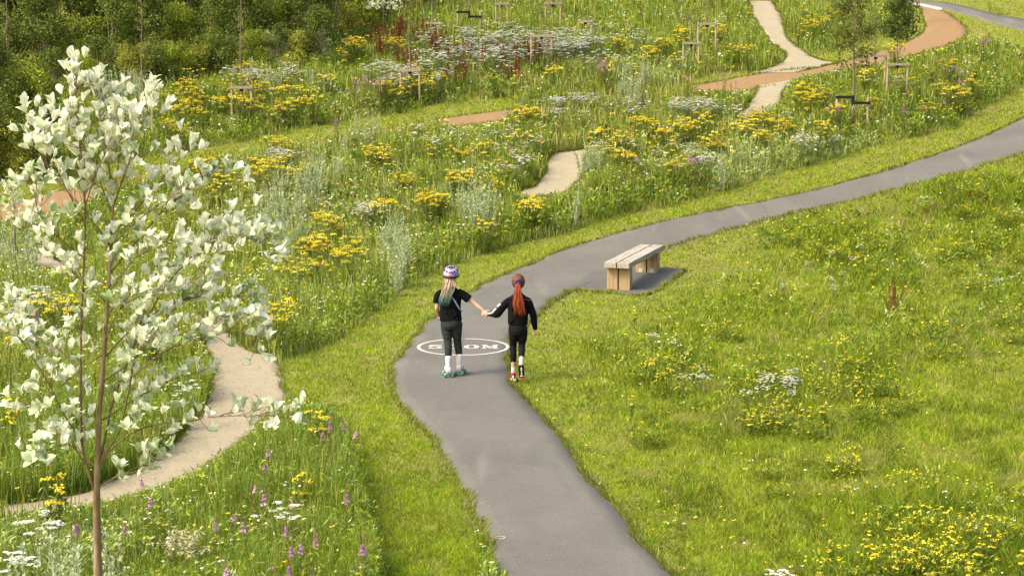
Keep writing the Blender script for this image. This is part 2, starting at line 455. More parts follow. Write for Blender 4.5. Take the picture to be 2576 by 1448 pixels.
# what has to stay in view from above the bed edges
VIS_O2 = [(1125, 292), (1139, 292), (1181, 283), (1283, 273), (1283, 287), (1272, 297), (1216, 312), (1140, 321)]
VIS_O1 = [(1740, 214), (1802, 205), (1880, 190), (1908, 186), (1979, 176), (2080, 157), (2133, 151), (2193, 133), (2264, 112), (2318, 84), (2327, 66), (2310, 10), (2370, 24), (2402, 44), (2436, 75), (2428, 95), (2385, 114), (2300, 138), (2210, 152), (2122, 170), (2015, 190), (1985, 206), (1962, 258), (1885, 258), (1900, 226), (1873, 226), (1755, 224)]
VIS_V = [(640, 356), (760, 330), (900, 305), (1005, 290), (1080, 270), (1290, 250), (1290, 276), (1139, 292), (1000, 304), (820, 332)]
VIS_V2 = [(1748, 208), (1819, 187), (1887, 182), (1908, 190), (1802, 212)]
VIS_P2 = strip(P2_L[1:-1], [(1346, 495), (1390, 491), (1437, 473), (1470, 440), (1479, 424), (1470, 402), (1462, 378)])
VIS_P1 = [(504, 802), (498, 838), (522, 885), (538, 937), (529, 978), (516, 1033), (477, 1069), (445, 1114), (318, 1200), (220, 1240), (122, 1258), (0, 1279), (0, 1290), (196, 1262), (294, 1247), (400, 1215), (480, 1185), (580, 1120), (690, 1030), (722, 1008), (706, 970), (703, 924), (671, 898), (600, 872), (550, 818)]
VIS_P0 = [(60, 660), (90, 640), (200, 625), (240, 640), (230, 668), (120, 675)]
VIS_O3 = [(0, 520), (60, 500), (150, 482), (235, 470), (235, 500), (130, 528), (0, 560)]
VIS_P3 = strip(P3U_L, P3U_R)
m_vis = np.zeros(GX.shape, bool)
for q in (VIS_O2, VIS_O1, VIS_V, VIS_V2, VIS_P2, VIS_P1, VIS_P0, VIS_O3, VIS_P3, V_CRES, V_TR, V1, strip(A_LEFT, A_RIGHT), strip(A2_T, A2_B)):
    m_vis |= raster(q)

_b = [(x, y) for x, y in zip(*[np.interp(np.linspace(0, 1, 80), np.linspace(0, 1, len(O_BOT)), [p[k] for p in O_BOT]) for k in (0, 1)]) if 225 < x < 1750]
m_screen = raster(_b + [(x, y + 26) for x, y in _b[::-1]]) & m_meadow
def limit_height(P, H, keep=0.04):
    """shorten plants so that the open paths behind them stay in view"""
    H = H.copy()
    for f in (.2, .35, .5, .65, .8, 1.0):
        Q = P.copy(); Q[:, 2] += H * f
        x, y, s = project(Q)
        hit = look(m_vis, x, y)
        H = np.where(hit, np.maximum(keep, H * max(f - .2, .1)), H)
    return H

# ------------------------------------------------------------------ ground and paths
def grid_sheet(name, xs, ys, f, mat):
    X, Y = np.meshgrid(xs, ys); Z = f(X, Y)
    V = np.stack([X, Y, Z], -1).reshape(-1, 3)
    nx, ny = len(xs), len(ys)
    i = np.arange(ny - 1)[:, None] * nx; j = np.arange(nx - 1)[None]
    Q = np.stack([i + j, i + j + 1, i + nx + j + 1, i + nx + j], -1).reshape(-1, 4)
    B = NB(); B.add(V, Q=Q)
    return B.build(name, mat, smooth=True)
ys = np.concatenate([np.arange(-40, 31, 2.0), np.arange(31, 36.6, .25), np.arange(37, 260, 3.0)])
g = grid_sheet('ground', np.linspace(-120, 120, 61), ys, lambda X, Y: terrain(Y), M['ground'])
tag(g, kind='structure')

def resample(line, step, m=8):
    P = smooth_line(line, m)
    G = ground(P[:, 0], P[:, 1])[:, :2]
    s = np.concatenate([[0], np.cumsum(np.linalg.norm(np.diff(G, axis=0), axis=1))])
    return G, s

def ribbon(name, L, Rr, mat, dz, n=220, across=8, wob=.02, seed=1, grow=0.0, kind='structure'):
    GL, sL = resample(L, .2); GR, sR = resample(Rr, .2)
    t = np.linspace(0, 1, n)
    a = np.stack([np.interp(t * sL[-1], sL, GL[:, k]) for k in (0, 1)], 1)
    b = np.stack([np.interp(t * sR[-1], sR, GR[:, k]) for k in (0, 1)], 1)
    # pair stations by projecting the left samples on the right edge, kept in order
    w = norm(b - a)
    q = np.arange(n)
    a = a - w * ((vnoise(q * .37, q * 0, seed) - .5) * 2 * wob + grow)[:, None]
    b = b + w * ((vnoise(q * .41, q * 0, seed + 5) - .5) * 2 * wob + grow)[:, None]
    u = np.concatenate([[0, .012], np.linspace(0, 1, across - 2)[1:-1], [.988, 1]])[None, :, None]
    P = a[:, None] * (1 - u) + b[:, None] * u
    Z = terrain(P[..., 1]) + dz
    V = np.concatenate([P, Z[..., None]], -1)
    # a small rolled edge that drops into the ground
    V[:, 0, 2] -= dz + .01; V[:, -1, 2] -= dz + .01
    i = np.arange(n - 1)[:, None] * across; j = np.arange(across - 1)[None]
    Q = np.stack([i + j, i + j + 1, i + across + j + 1, i + across + j], -1).reshape(-1, 4)
    B = NB(); B.add(V.reshape(-1, 3), Q=Q)
    o = B.build(name, mat, smooth=False)
    return tag(o, kind=kind)

def split_ribbon(L, Rr): return L, Rr
ribbon('orange_path', O_TOP, O_BOT, M['orange'], .012, 420, 8, .03, 3)
ribbon('gravel_path', P1_L, P1_R, M['gravel'], .016, 320, 10, .10, 4)
ribbon('gravel_path', P2_L, P2_R, M['gravel'], .016, 90, 8, .06, 6)
ribbon('gravel_path', P3U_L, P3U_R, M['gravel'], .020, 120, 8, .08, 8)
ribbon('gravel_path', P3D_L, P3D_R, M['gravel'], .024, 60, 8, .06, 9)
def asphalt_ribbon(name, L, Rr, mat, dz, n, across, wob, seed, grow=0, drop=True):
    """sections matched at equal frame height / width so that a bend keeps its width"""
    return ribbon(name, L, Rr, mat, dz, n, across, wob, seed, grow)
# the main path in matched pieces: the edge lists are cut at facing points
cutL = [0, 12, 19, 25, len(A_LEFT) - 1]
cutR = [0, 12, 17, 23, len(A_RIGHT) - 1]
def matched(L, Rr, cl, cr, per):
    la, ra = [], []
    PL, PR = smooth_line(L, 8), smooth_line(Rr, 8)
    for k in range(len(cl) - 1):
        for P, c, out in ((PL, cl, la), (PR, cr, ra)):
            G = ground(P[c[k] * 8:c[k + 1] * 8 + 1, 0], P[c[k] * 8:c[k + 1] * 8 + 1, 1])[:, :2]
            s = np.concatenate([[0], np.cumsum(np.linalg.norm(np.diff(G, axis=0), axis=1))])
            t = np.linspace(0, 1, per[k] + 1)[:-1 if k < len(cl) - 2 else None]
            out.append(np.stack([np.interp(t * s[-1], s, G[:, 0]), np.interp(t * s[-1], s, G[:, 1])], 1))
    return np.concatenate(la), np.concatenate(ra)
def sheet_between(name, a, b, mat, dz, across, wob, seed, grow=0.0):
    n = len(a); q = np.arange(n); w = norm(b - a)
    a = a - w * ((vnoise(q * .5, q * 0, seed) - .5) * 2 * wob + grow)[:, None]
    b = b + w * ((vnoise(q * .45, q * 0, seed + 5) - .5) * 2 * wob + grow)[:, None]
    u = np.concatenate([[0, .012], np.linspace(0, 1, across - 2)[1:-1], [.988, 1]])[None, :, None]
    P = a[:, None] * (1 - u) + b[:, None] * u
    V = np.concatenate([P, (terrain(P[..., 1]) + dz)[..., None]], -1)
    V[:, 0, 2] -= dz + .01; V[:, -1, 2] -= dz + .01
    i = np.arange(n - 1)[:, None] * across; j = np.arange(across - 1)[None]
    Q = np.stack([i + j, i + j + 1, i + across + j + 1, i + across + j], -1).reshape(-1, 4)
    B = NB(); B.add(V.reshape(-1, 3), Q=Q)
    return tag(B.build(name, mat), kind='structure')
mL, mR = matched(A_LEFT, A_RIGHT, cutL, cutR, [120, 60, 60, 160])
sheet_between('path_edge_soil', mL, mR, M['soil'], .006, 6, .05, 21, .10)
sheet_between('asphalt_path', mL, mR, M['asphalt'], .020, 10, .018, 11)
ribbon('asphalt_path', A2_T, A2_B, M['asphalt'], .02, 80, 6, .02, 15)
kL = [(2296, 8), (2330, 13), (2364, 20), (2372, 22)]; kR = [(2296, 12), (2330, 18), (2362, 26), (2371, 27)]
ribbon('path_edging', kL, kR, M['paint'], .03, 30, 4, .0, 17)

def flat_poly(name, poly_xy, z, mat, thick=0):
    tris = tessellate_polygon([[Vector((p[0], p[1], 0)) for p in poly_xy]])
    V = [(p[0], p[1], float(terrain(p[1])) + z) for p in poly_xy]
    B = NB(); B.add(V, T=[t[::-1] for t in tris])
    return B.build(name, mat)
padg = ground(*np.array(PAD, float).T)[:, :2]
pad = flat_poly('bench_pad', padg.tolist(), .014, M['asphalt_pad']); tag(pad, kind='structure')

# ------------------------------------------------------------------ painted marks
def build_mark():
    c = gp(1165.4, 875.7); r = .665; z = .0245
    B = NB(); n = 96
    th = np.linspace(R(93.5), R(93.5 + 356), n)
    ro, ri = r, r - .05
    for a0, a1 in zip(th[:-1], th[1:]):
        B.add([(math.cos(a) * q, math.sin(a) * q, 0) for a, q in ((a0, ri), (a0, ro), (a1, ro), (a1, ri))], Q=[[0, 1, 2, 3]])
    h = .29
    def poly(pts, ox, sx=1.0):
        t = tessellate_polygon([[Vector((x, y, 0)) for x, y in pts]])
        B.add([(ox + x * sx, (y - .5) * h, 0) for x, y in pts], T=t)
    w = .235
    # 5, slab lettering
    poly([(.06, .50), (.12, 1.0), (.86, 1.0), (.86, .82), (.30, .82), (.27, .66), (.50, .70), (.78, .62), (.93, .36), (.84, .12), (.55, 0), (.22, .03), (.06, .16), (.12, .30), (.28, .30), (.34, .17), (.52, .13), (.64, .22), (.66, .38), (.58, .52), (.42, .55), (.26, .47)], -.515, w)
    for ox in (-.26, .0):
        m = 40
        for k in range(m):
            a0, a1 = 2 * math.pi * k / m, 2 * math.pi * (k + 1) / m
            B.add([(ox + w * .5 + w * .47 * math.cos(a0), h * .5 * math.sin(a0), 0), (ox + w * .5 + w * .47 * math.cos(a1), h * .5 * math.sin(a1), 0),
                   (ox + w * .5 + w * .19 * math.cos(a1), h * .40 * math.sin(a1), 0), (ox + w * .5 + w * .19 * math.cos(a0), h * .40 * math.sin(a0), 0)], Q=[[0, 1, 2, 3]])
    poly([(0, 0), (0, .12), (.09, .12), (.09, .88), (0, .88), (0, 1), (.30, 1), (.52, .42), (.74, 1), (1.04, 1), (1.04, .88), (.95, .88), (.95, .12), (1.04, .12), (1.04, 0), (.62, 0), (.62, .12), (.72, .12), (.72, .66), (.54, .14), (.43, .14), (.22, .68), (.22, .12), (.33, .12), (.33, 0)], .262, w)
    o = B.build('distance_marking', M['paint'])
    o.location = (c.x, c.y, c.z + z)
    tag(o, 'white painted circle reading 500M on the grey asphalt path', 'road marking')
    c = gp(1258, 1357); B = NB(); n = 40
    for k in range(n):
        a0, a1 = 2 * math.pi * k / n, 2 * math.pi * (k + 1) / n
        B.add([(math.cos(a) * q, math.sin(a) * q, 0) for a, q in ((a0, .036), (a0, .047), (a1, .047), (a1, .036))], Q=[[0, 1, 2, 3]])
    o = B.build('survey_mark', M['paint']); o.location = (c.x, c.y, c.z + .0245)
    tag(o, 'tiny white painted ring near the lower left edge of the asphalt path', 'road marking')
build_mark()

# ------------------------------------------------------------------ grass as stuff
def sample_screen(n, x0=-240, x1=2820, y0=-60, y1=1740):
    x = rng.uniform(x0, x1, n); y = y0 + (y1 - y0) * rng.uniform(0, 1, n) ** 1.0
    return x, y

def pick(cols, w, n):
    w = np.asarray(w, float); w = w / w.sum()
    return np.asarray(cols, float)[rng.choice(len(cols), n, p=w)]

def jitter(c, a=.18):
    return np.clip(c * (1 + rng.normal(0, a, (len(c), 1))) * (1 + rng.normal(0, .05, c.shape)), 0, 1)

# tall patches on the rough ground right of the path: x, y, rx, ry, height, herbs
PATCH = [(2060, 600, 110, 40, .28), (2150, 640, 130, 45, .28), (2220, 690, 140, 50, .26), (2480, 500, 130, 40, .30), (2500, 620, 100, 50, .28), (2540, 750, 80, 50, .28), (1700, 905, 90, 45, .26), (1640, 930, 60, 30, .26),
         (2140, 930, 110, 50, .30), (1990, 975, 170, 60, .26), (1900, 1040, 120, 45, .22), (2300, 1280, 160, 50, .30), (2400, 1380, 150, 50, .30), (2150, 1440, 120, 30, .22), (1880, 760, 120, 40, .16), (2350, 860, 120, 50, .20), (1760, 820, 90, 40, .16), (2250, 770, 90, 50, .18), (1530, 880, 60, 25, .16), (2030, 800, 90, 35, .16)]
def patch_value(x, y):
    v = np.zeros_like(x)
    for px, py, rx, ry, h in PATCH:
        d2 = ((x - px) / rx) ** 2 + ((y - py) / ry) ** 2
        v = np.maximum(v, h * np.exp(-d2 * .9))
    return v

GRN = (.235, .285, .020); GR2 = (.145, .205, .016); YEL = (.35, .35, .040); DRY = (.46, .40, .14); DRK = (.075, .115, .012); SIL = (.33, .38, .15); OLV = (.20, .20, .03)

def lawn():
    n = 1000000
    x, y = sample_screen(n, y0=0)
    ok = look(m_mown, x, y) | look(m_right, x, y)
    x, y = x[ok], y[ok]
    P = ground(x, y); s = FPX / P[:, 1]
    right = look(m_right, x, y)
    f = fbm(P[:, 0] * 1.3, P[:, 1] * .9, 4); f2 = fbm(P[:, 0] * 5, P[:, 1] * 3.2, 9)
    pv = patch_value(x, y) * right
    # distance from the mown edge: rougher away from the path
    xe = np.interp(y, [560, 640, 745, 790, 870, 955, 1000, 1150, 1290, 1448], [1990, 1770, 1640, 1400, 1330, 1310, 1340, 1470, 1580, 1720])
    away = np.clip((x - xe - 60) / 160, 0, 1) * right
    mw = look(m_mown, x, y)
    H = .024 + .028 * f2 + mw * .008 + away * (.016 + .05 * np.clip(f - .45, 0, 1) * 2) + pv * rng.uniform(.2, .75, len(x))
    H *= rng.uniform(.6, 1.35, len(x)) * np.where(P[:, 1] > 36, 1.25, 1)
    W = rng.uniform(.0055, .010, len(x)) * np.clip(P[:, 1] / 20, .8, 2.4)
    bare = (f2 < .24) & (rng.random(len(x)) < .75) & (pv < .03)
    keep = ~bare
    P, H, W, f, f2, pv, away, right = [q[keep] for q in (P, H, W, f, f2, pv, away, right)]
    n = len(P)
    ang = rng.uniform(0, math.pi, n) * .7 - .6
    lean = rng.normal(0, .55, (n, 2)) * H[:, None] + np.array([.08, -.05]) * H[:, None]
    w = rng.random(n)
    base = np.array(GRN) * (1 - f[:, None]) + np.array(GR2) * f[:, None]
    dk = fbm(P[:, 0] * 2.2, P[:, 1] * 1.5, 51)
    base = np.where(((dk > .53) & right.astype(bool))[:, None], np.array(GR2) * .85, base)
    base = np.where((w < .22 + .25 * (f2[:, None].ravel() - .5))[:, None], np.array(YEL), base)
    base = np.where(((w > .93) & (away + pv > .25))[:, None], np.array(DRY), base)
    base = np.where(((w > .75) & (w < .9) & (pv > .08))[:, None], np.array(DRK), base)
    mott = fbm(P[:, 0] * 9, P[:, 1] * 5, 15)
    col = jitter(base, .2) * (0.42 + .55 * f2[:, None] + .62 * mott[:, None]) * np.array([1.20, 1.33, .66]) * np.where(right.astype(bool), .96, .98)[:, None]
    dp = fbm(P[:, 0] * 3.1, P[:, 1] * 1.6, 91)
    col = np.where((dp > .66)[:, None], col * .6 + np.array(DRY) * .42, col)
    P[:, 2] -= .004
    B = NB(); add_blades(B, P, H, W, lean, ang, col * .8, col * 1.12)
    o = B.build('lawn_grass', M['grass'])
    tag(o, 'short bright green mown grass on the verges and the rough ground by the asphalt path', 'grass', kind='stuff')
lawn()

# straw-coloured and silver patches of the meadow, and bed heights: x, y, rx, ry
STRAW = [(800, 520, 220, 70), (1620, 265, 120, 40), (1330, 190, 120, 30), (2230, 640, 90, 60), (560, 560, 140, 60), (1700, 180, 90, 25), (420, 1130, 60, 30), (1600, 330, 200, 50), (1480, 590, 120, 30)]
SILV = [(900, 310, 70, 60), (990, 600, 60, 80), (720, 500, 140, 90), (1180, 490, 70, 60), (1500, 400, 50, 40), (800, 430, 90, 30), (300, 220, 60, 40), (1900, 420, 200, 60), (40, 640, 60, 80), (150, 1400, 200, 60), (1560, 190, 60, 30), (1650, 180, 80, 30), (2040, 380, 220, 50)]
def blob(L, x, y):
    v = np.zeros_like(x)
    for px, py, rx, ry in L:
        v = np.maximum(v, np.exp(-(((x - px) / rx) ** 2 + ((y - py) / ry) ** 2)))
    return v

def meadow():
    n = 640000
    x, y = sample_screen(n)
    ok = look(m_meadow, x, y) | (look(m_hedge, x, y) & (rng.random(n) < .35))
    x, y = x[ok], y[ok]; n = len(x)
    P = ground(x, y)
    f = fbm(P[:, 0] * .55, P[:, 1] * .35, 31); f2 = fbm(P[:, 0] * 2.4, P[:, 1] * 1.4, 37)
    near = P[:, 1] < 21
    f3 = fbm(P[:, 0] * 1.1 + 7, P[:, 1] * .8, 61)
    H = (.14 + .75 * f2 * f3 + .22 * f3) * rng.uniform(.35, 1.12, n) * np.where(near, .85, 1.0)
    e1 = look(m_mown, x, y + 16) | look(m_mown, x + 14, y + 10); e2 = look(m_mown, x, y + 32) | look(m_mown, x + 24, y + 16)
    H *= np.where(e1, .45, np.where(e2, .7, 1.0))
    H = np.where(look(m_screen, x, y), np.maximum(H, rng.uniform(.35, .6, n)), H)
    H = limit_height(P, H)
    sv = blob(SILV, x, y - 20); st = blob(STRAW, x, y - 20)
    u = rng.random(n)
    kind_leaf = u < .45
    W = np.where(kind_leaf, rng.uniform(.009, .019, n), rng.uniform(.006, .010, n)) * np.clip(P[:, 1] / 24, .7, 1.9)
    base = np.array(GRN)[None] * (1 - f[:, None]) + np.array(GR2)[None] * f[:, None]
    w = rng.random(n)
    base = np.where((w < .13 + .5 * st)[:, None], np.array(DRY) * .85, base)
    base = np.where(((fbm(P[:, 0] * 1.7, P[:, 1] * 1.1, 81) > .55) & (w > .3))[:, None], np.array(GR2) * .85, base)
    base = np.where(((w > .60 - .5 * sv))[:, None] & (rng.random(n) < .35 + .5 * sv)[:, None], np.array(SIL), base)
    base = np.where(((w > .30) & (w < .45) & (f2 > .45))[:, None], np.array(DRK) * 1.15, base)
    base = np.where(((w > .45) & (w < .52))[:, None], np.array(YEL) * .85, base)
    base = np.where((near & (rng.random(n) < .45))[:, None], np.array((.105, .165, .014)), base)
    col = jitter(base, .17)
    lean = rng.normal(0, .15, (n, 2)) * H[:, None]
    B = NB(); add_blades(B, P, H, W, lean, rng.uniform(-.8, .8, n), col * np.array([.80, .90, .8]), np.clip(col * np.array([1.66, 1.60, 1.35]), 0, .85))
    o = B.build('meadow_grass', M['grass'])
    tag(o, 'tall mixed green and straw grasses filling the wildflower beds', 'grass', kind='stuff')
    # leafy herbs, clumps of small leaves on stems
    B = NB()
    m = 44000
    x, y = sample_screen(m)
    ok = look(m_meadow, x, y); pr = patch_value(x, y) * look(m_right, x, y)
    ok |= rng.random(m) < pr * 2.6
    x, y = x[ok], y[ok]; m = len(x)
    P = ground(x, y); f2 = fbm(P[:, 0] * 2.4, P[:, 1] * 1.4, 37)
    f3 = fbm(P[:, 0] * 1.1 + 7, P[:, 1] * .8, 61)
    H = (.16 + .7 * f2 * f3 + .2 * f3) * rng.uniform(.5, 1.1, m) * np.where(look(m_right, x, y), .5, 1) * np.where(P[:, 1] < 21, .85, 1)
    H = limit_height(P, H)
    ok = H > .12; P, H, x, y = P[ok], H[ok], x[ok], y[ok]; m = len(x)
    sv = blob(SILV, x, y - 20)
    k = 11
    q = np.repeat(np.arange(m), k); nn = len(q)
    h = rng.uniform(.15, 1.0, nn)
    C = P[q] + np.stack([rng.normal(0, .035, nn), rng.normal(0, .035, nn), H[q] * h], -1)
    a = rng.uniform(0, 2 * math.pi, nn)
    D = np.stack([np.cos(a), np.sin(a), rng.uniform(-.1, 1.0, nn)], -1)
    N = np.stack([rng.normal(0, .3, nn), rng.normal(0, .3, nn), np.ones(nn)], -1)
    w = rng.random(m)
    base = np.where((w < .35)[:, None], np.array(DRK) * 1.3, np.array(GR2))
    base = np.where((w > .75)[:, None], np.array(GRN), base)
    base = np.where((rng.random(m) < .75 * sv + .06)[:, None], np.array(SIL), base)
    col = jitter(base[q], .2) * np.array([1.15, 1.2, .95])
    far = np.clip(P[q][:, 1] / 22, .8, 1.8)
    add_leaves(B, C, D, N, rng.uniform(.05, .10, nn) * far, rng.uniform(.014, .03, nn) * far, col)
    o = B.build('meadow_herbs', M['leaf'])
    tag(o, 'leafy green and silvery herbs growing thickly among the meadow grasses', 'herbs', kind='stuff')
    # tiny scattered florets that nobody could count
    B = NB()
    m = 120000
    x, y = sample_screen(m)
    P0 = ground(x, y)
    cl = fbm(P0[:, 0] * 1.6, P0[:, 1] * 1.0, 71)
    inr = look(m_right, x, y); pr = patch_value(x, y) * inr
    ok = (look(m_meadow, x, y) & (rng.random(m) < (.10 + .9 * np.clip(cl - .5, 0, 1) * 2) * np.where(P0[:, 1] < 21, .35, 1))) | (inr & (rng.random(m) < pr * .45 + .028 * (cl > .5)))
    x, y, P0, cl, inr, pr = [q[ok] for q in (x, y, P0, cl, inr, pr)]; m = len(x)
    H = np.where(inr, .05 + pr * rng.uniform(.6, 1.15, m), rng.uniform(.25, .62, m) * np.where(P0[:, 1] < 21, .75, 1))
    H = limit_height(P0, H, 0.03)
    C = P0.copy(); C[:, 2] += H
    t = rng.random(m)
    yel = np.array((.72, .56, .03)); wht = np.array((.72, .71, .60)); pal = np.array((.52, .50, .22))
    south = (x > 2050) & (y > 1240)
    col = np.where((t < np.where(inr, .72, .45))[:, None], yel, wht)
    col = np.where((south & (t < .93))[:, None], yel, col)
    col = np.where((t > .86)[:, None] & ~south[:, None], pal, col)
    r = rng.uniform(.011, .020, m) * np.clip(P0[:, 1] / 26, .75, 1.7)
    for kk in range(2):
        a = rng.uniform(0, math.pi, m)
        D = np.stack([np.cos(a), np.sin(a), rng.normal(0, .25, m)], -1)
        N = np.stack([rng.normal(0, .35, m), -.35 + rng.normal(0, .3, m), np.ones(m)], -1)
        add_leaves(B, C - norm(D) * r[:, None] + np.stack([rng.normal(0, .012, m)] * 2 + [np.zeros(m)], -1), D, N, 2 * r, 1.7 * r, jitter(col, .12), .05)
    o = B.build('small_wildflowers', M['petal'])
    tag(o, 'countless tiny yellow and white florets dotted through the grass', 'flowers', kind='stuff')
meadow()

m_pad = raster(PAD)
def stones():
    """loose chippings on and beside the gravel"""
    n = 60000; x, y = sample_screen(n)
    near = look(mP, x, y) | look(mO, x, y)
    near &= rng.random(n) < .5
    near |= look(mA, x, y) & (rng.random(n) < .02)
    edge = (look(mP, x + 8, y) | look(mP, x - 8, y) | look(mP, x, y - 6)) & ~near & (rng.random(n) < .5)
    ok = near | (edge & ~look(mA, x, y)); x, y = x[ok], y[ok]; n = len(x)
    P = ground(x, y); P[:, 2] += .022
    B = NB(); r = rng.uniform(.004, .010, n) * np.clip(P[:, 1] / 20, .8, 2)
    tone = pick([(.34, .29, .20), (.24, .19, .12), (.42, .37, .27), (.16, .13, .09)], [.4, .25, .25, .1], n)
    r *= np.where(rng.random(n) < .04, 1.9, 1)
    D = np.array([(1, 0, -.2), (-.5, .87, -.2), (-.5, -.87, -.2), (0, 0, .8)])
    V = (P[:, None] + D[None] * r[:, None, None] * rng.uniform(.6, 1.2, (n, 4, 1))).reshape(-1, 3)
    b = np.arange(n)[:, None] * 4
    B.add(V, T=np.concatenate([b + [0, 1, 3], b + [1, 2, 3], b + [2, 0, 3]]), C=np.repeat(jitter(tone, .1), 4, 0))
    m = attr_mat('loose chippings', .95, .1)
    o = B.build('loose_gravel', m); tag(o, 'loose stone chippings scattered over the gravel and orange paths', 'gravel', kind='stuff')
stones()

def edge_fringe():
    """longer grass and stray leaves leaning over the path edges"""
    B = NB()
    jobs = [(mL, 11000, .055, mL, mR), (mR, 11000, .055, mL, mR)]
    for l, r_ in ((P1_L, P1_R), (P2_L, P2_R), (P3U_L, P3U_R), (P3D_L, P3D_R), (O_TOP, O_BOT)):
        tt = np.linspace(0, 1, 120); ab = []
        for e in (l, r_):
            G, ss = resample(e, .2); ab.append(np.stack([np.interp(tt * ss[-1], ss, G[:, q]) for q in (0, 1)], 1))
        for e in ab: jobs.append((e, 2600, .06, ab[0], ab[1]))
    pp = padg[:6]; t6 = np.linspace(0, 5, 60); pe = np.stack([np.interp(t6, range(6), pp[:, q]) for q in (0, 1)], 1); pc = np.tile(padg.mean(0), (60, 1))
    jobs.append((pe, 2600, .05, pc, pc))
    for (L, n, hh, ea, eb) in jobs:
        k = rng.integers(0, len(L) - 1, n); t = rng.random(n)[:, None]
        p = L[k] * (1 - t) + L[k + 1] * t
        c = (ea[k] + eb[k]) / 2
        out = norm(p - c)
        fx, fy, _ = project(np.concatenate([p + out * .06, terrain(p[:, 1])[:, None]], 1)); okp = ~look(m_pad, fx, fy) | (hh == .05); p, out = p[okp], out[okp]; n = len(p)
        f = vnoise(p[:, 0] * 3, p[:, 1] * 3, 88)
        p = p + out * (rng.uniform(-.01, .07, n)[:, None] - .055 * np.clip(f[:, None] - .35, 0, .5) * 2)
        P = np.concatenate([p, terrain(p[:, 1])[:, None]], 1)
        H = hh * rng.uniform(.5, 1.6, n) * (.5 + f)
        base = pick([GRN, GR2, YEL, DRY, DRK], [.4, .25, .15, .12, .08], n)
        add_blades(B, P, H, rng.uniform(.006, .012, n) * np.clip(P[:, 1] / 20, .8, 2), -out * H[:, None] * .6 + rng.normal(0, .4, (n, 2)) * H[:, None], rng.uniform(-.8, .8, n), jitter(base) * .85)
    o = B.build('edge_grass', M['grass'])
    tag(o, 'ragged grass fringe leaning over both edges of the asphalt path', 'grass', kind='stuff')
edge_fringe()

# ------------------------------------------------------------------ flowering plants, one object each
YELLOW = (.92, .77, .045); YELL2 = (.82, .66, .06)
def disc_cloud(B, C, r, col, tilt=.35, bias=-.3):
    n = len(C)
    for k in range(2):
        a = rng.uniform(0, math.pi, n) if k == 0 else a + math.pi / 2
        D = np.stack([np.cos(a), np.sin(a), rng.normal(0, tilt, n)], -1)
        N = np.stack([rng.normal(0, tilt, n), bias + rng.normal(0, tilt, n), np.ones(n)], -1)
        rr = r * rng.uniform(.7, 1.2, n)
        add_leaves(B, C - norm(D) * rr[:, None], D, N, 2 * rr, 1.5 * rr, jitter(np.tile(col, (n, 1)), .1), .08)

def stems_to(B, roots, tips, r, col):
    for a, b in zip(roots, tips):
        a = np.array(a); b = np.array(b)
        m = (a + b) / 2 + np.array([(b[0] - a[0]) * -.15, (b[1] - a[1]) * -.15, .04])
        add_tube(B, [a, m, b], [r, r * .8, r * .5], 3, col, False)

def heads_of(FS):
    one = NB()
    for F in FS:
        for v, c in zip(F.V, F.C): one.V.append(v); one.C.append(c)
        one.T += [t + one.n for t in F.T]; one.Q += [t + one.n for t in F.Q]; one.n += F.n
    return one.mesh('flower_heads'), [F.mesh('flower_head') for F in FS]

def ragwort(seed, h=.72, spread=.20, heads=9, full=1.0):
    """returns (foliage mesh, flower mesh), root at the origin"""
    L = NB(); FS = []
    tips = []
    for k in range(heads):
        a = rng.uniform(0, 2 * math.pi); rr = spread * math.sqrt(rng.random())
        tips.append((rr * math.cos(a), rr * math.sin(a), h * rng.uniform(.66, 1.02)))
    stems_to(L, [(t[0] * .2, t[1] * .2, 0) for t in tips], tips, .006, (.16, .20, .04))
    for t in tips:
        F = NB(); FS.append(F)
        n = int(rng.integers(20, 46) * full)
        a = rng.uniform(0, 2 * math.pi, n); rr = .074 * np.sqrt(rng.random(n)) * rng.uniform(.45, 1.2)
        C = np.stack([t[0] + rr * np.cos(a), t[1] + rr * np.sin(a), t[2] + .02 - rr * rr * 3 + rng.normal(0, .008, n)], -1)
        disc_cloud(F, C, .0118, YELLOW if rng.random() < .7 else (YELL2 if rng.random() < .7 else (.60, .46, .06)))
        # branchlets of the corymb
        for _ in range(5):
            q = C[rng.integers(n)]
            add_tube(L, [(t[0] * .9, t[1] * .9, t[2] - .12), q], [.003, .002], 3, (.20, .24, .05), False)
    n = 90
    q = rng.integers(0, heads, n); hh = rng.uniform(.05, .86, n)
    T = np.array(tips)[q]
    C = T * np.stack([hh * .8 + .2, hh * .8 + .2, hh], -1)
    a = rng.uniform(0, 2 * math.pi, n)
    add_leaves(L, C, np.stack([np.cos(a), np.sin(a), rng.uniform(-.2, .7, n)], -1), np.stack([rng.normal(0, .3, n), rng.normal(0, .3, n), np.ones(n)], -1),
               rng.uniform(.06, .12, n), rng.uniform(.02, .035, n), jitter(pick([GR2, DRK, GRN], [.5, .3, .2], n)))
    return L.mesh('ragwort_foliage'), heads_of(FS)

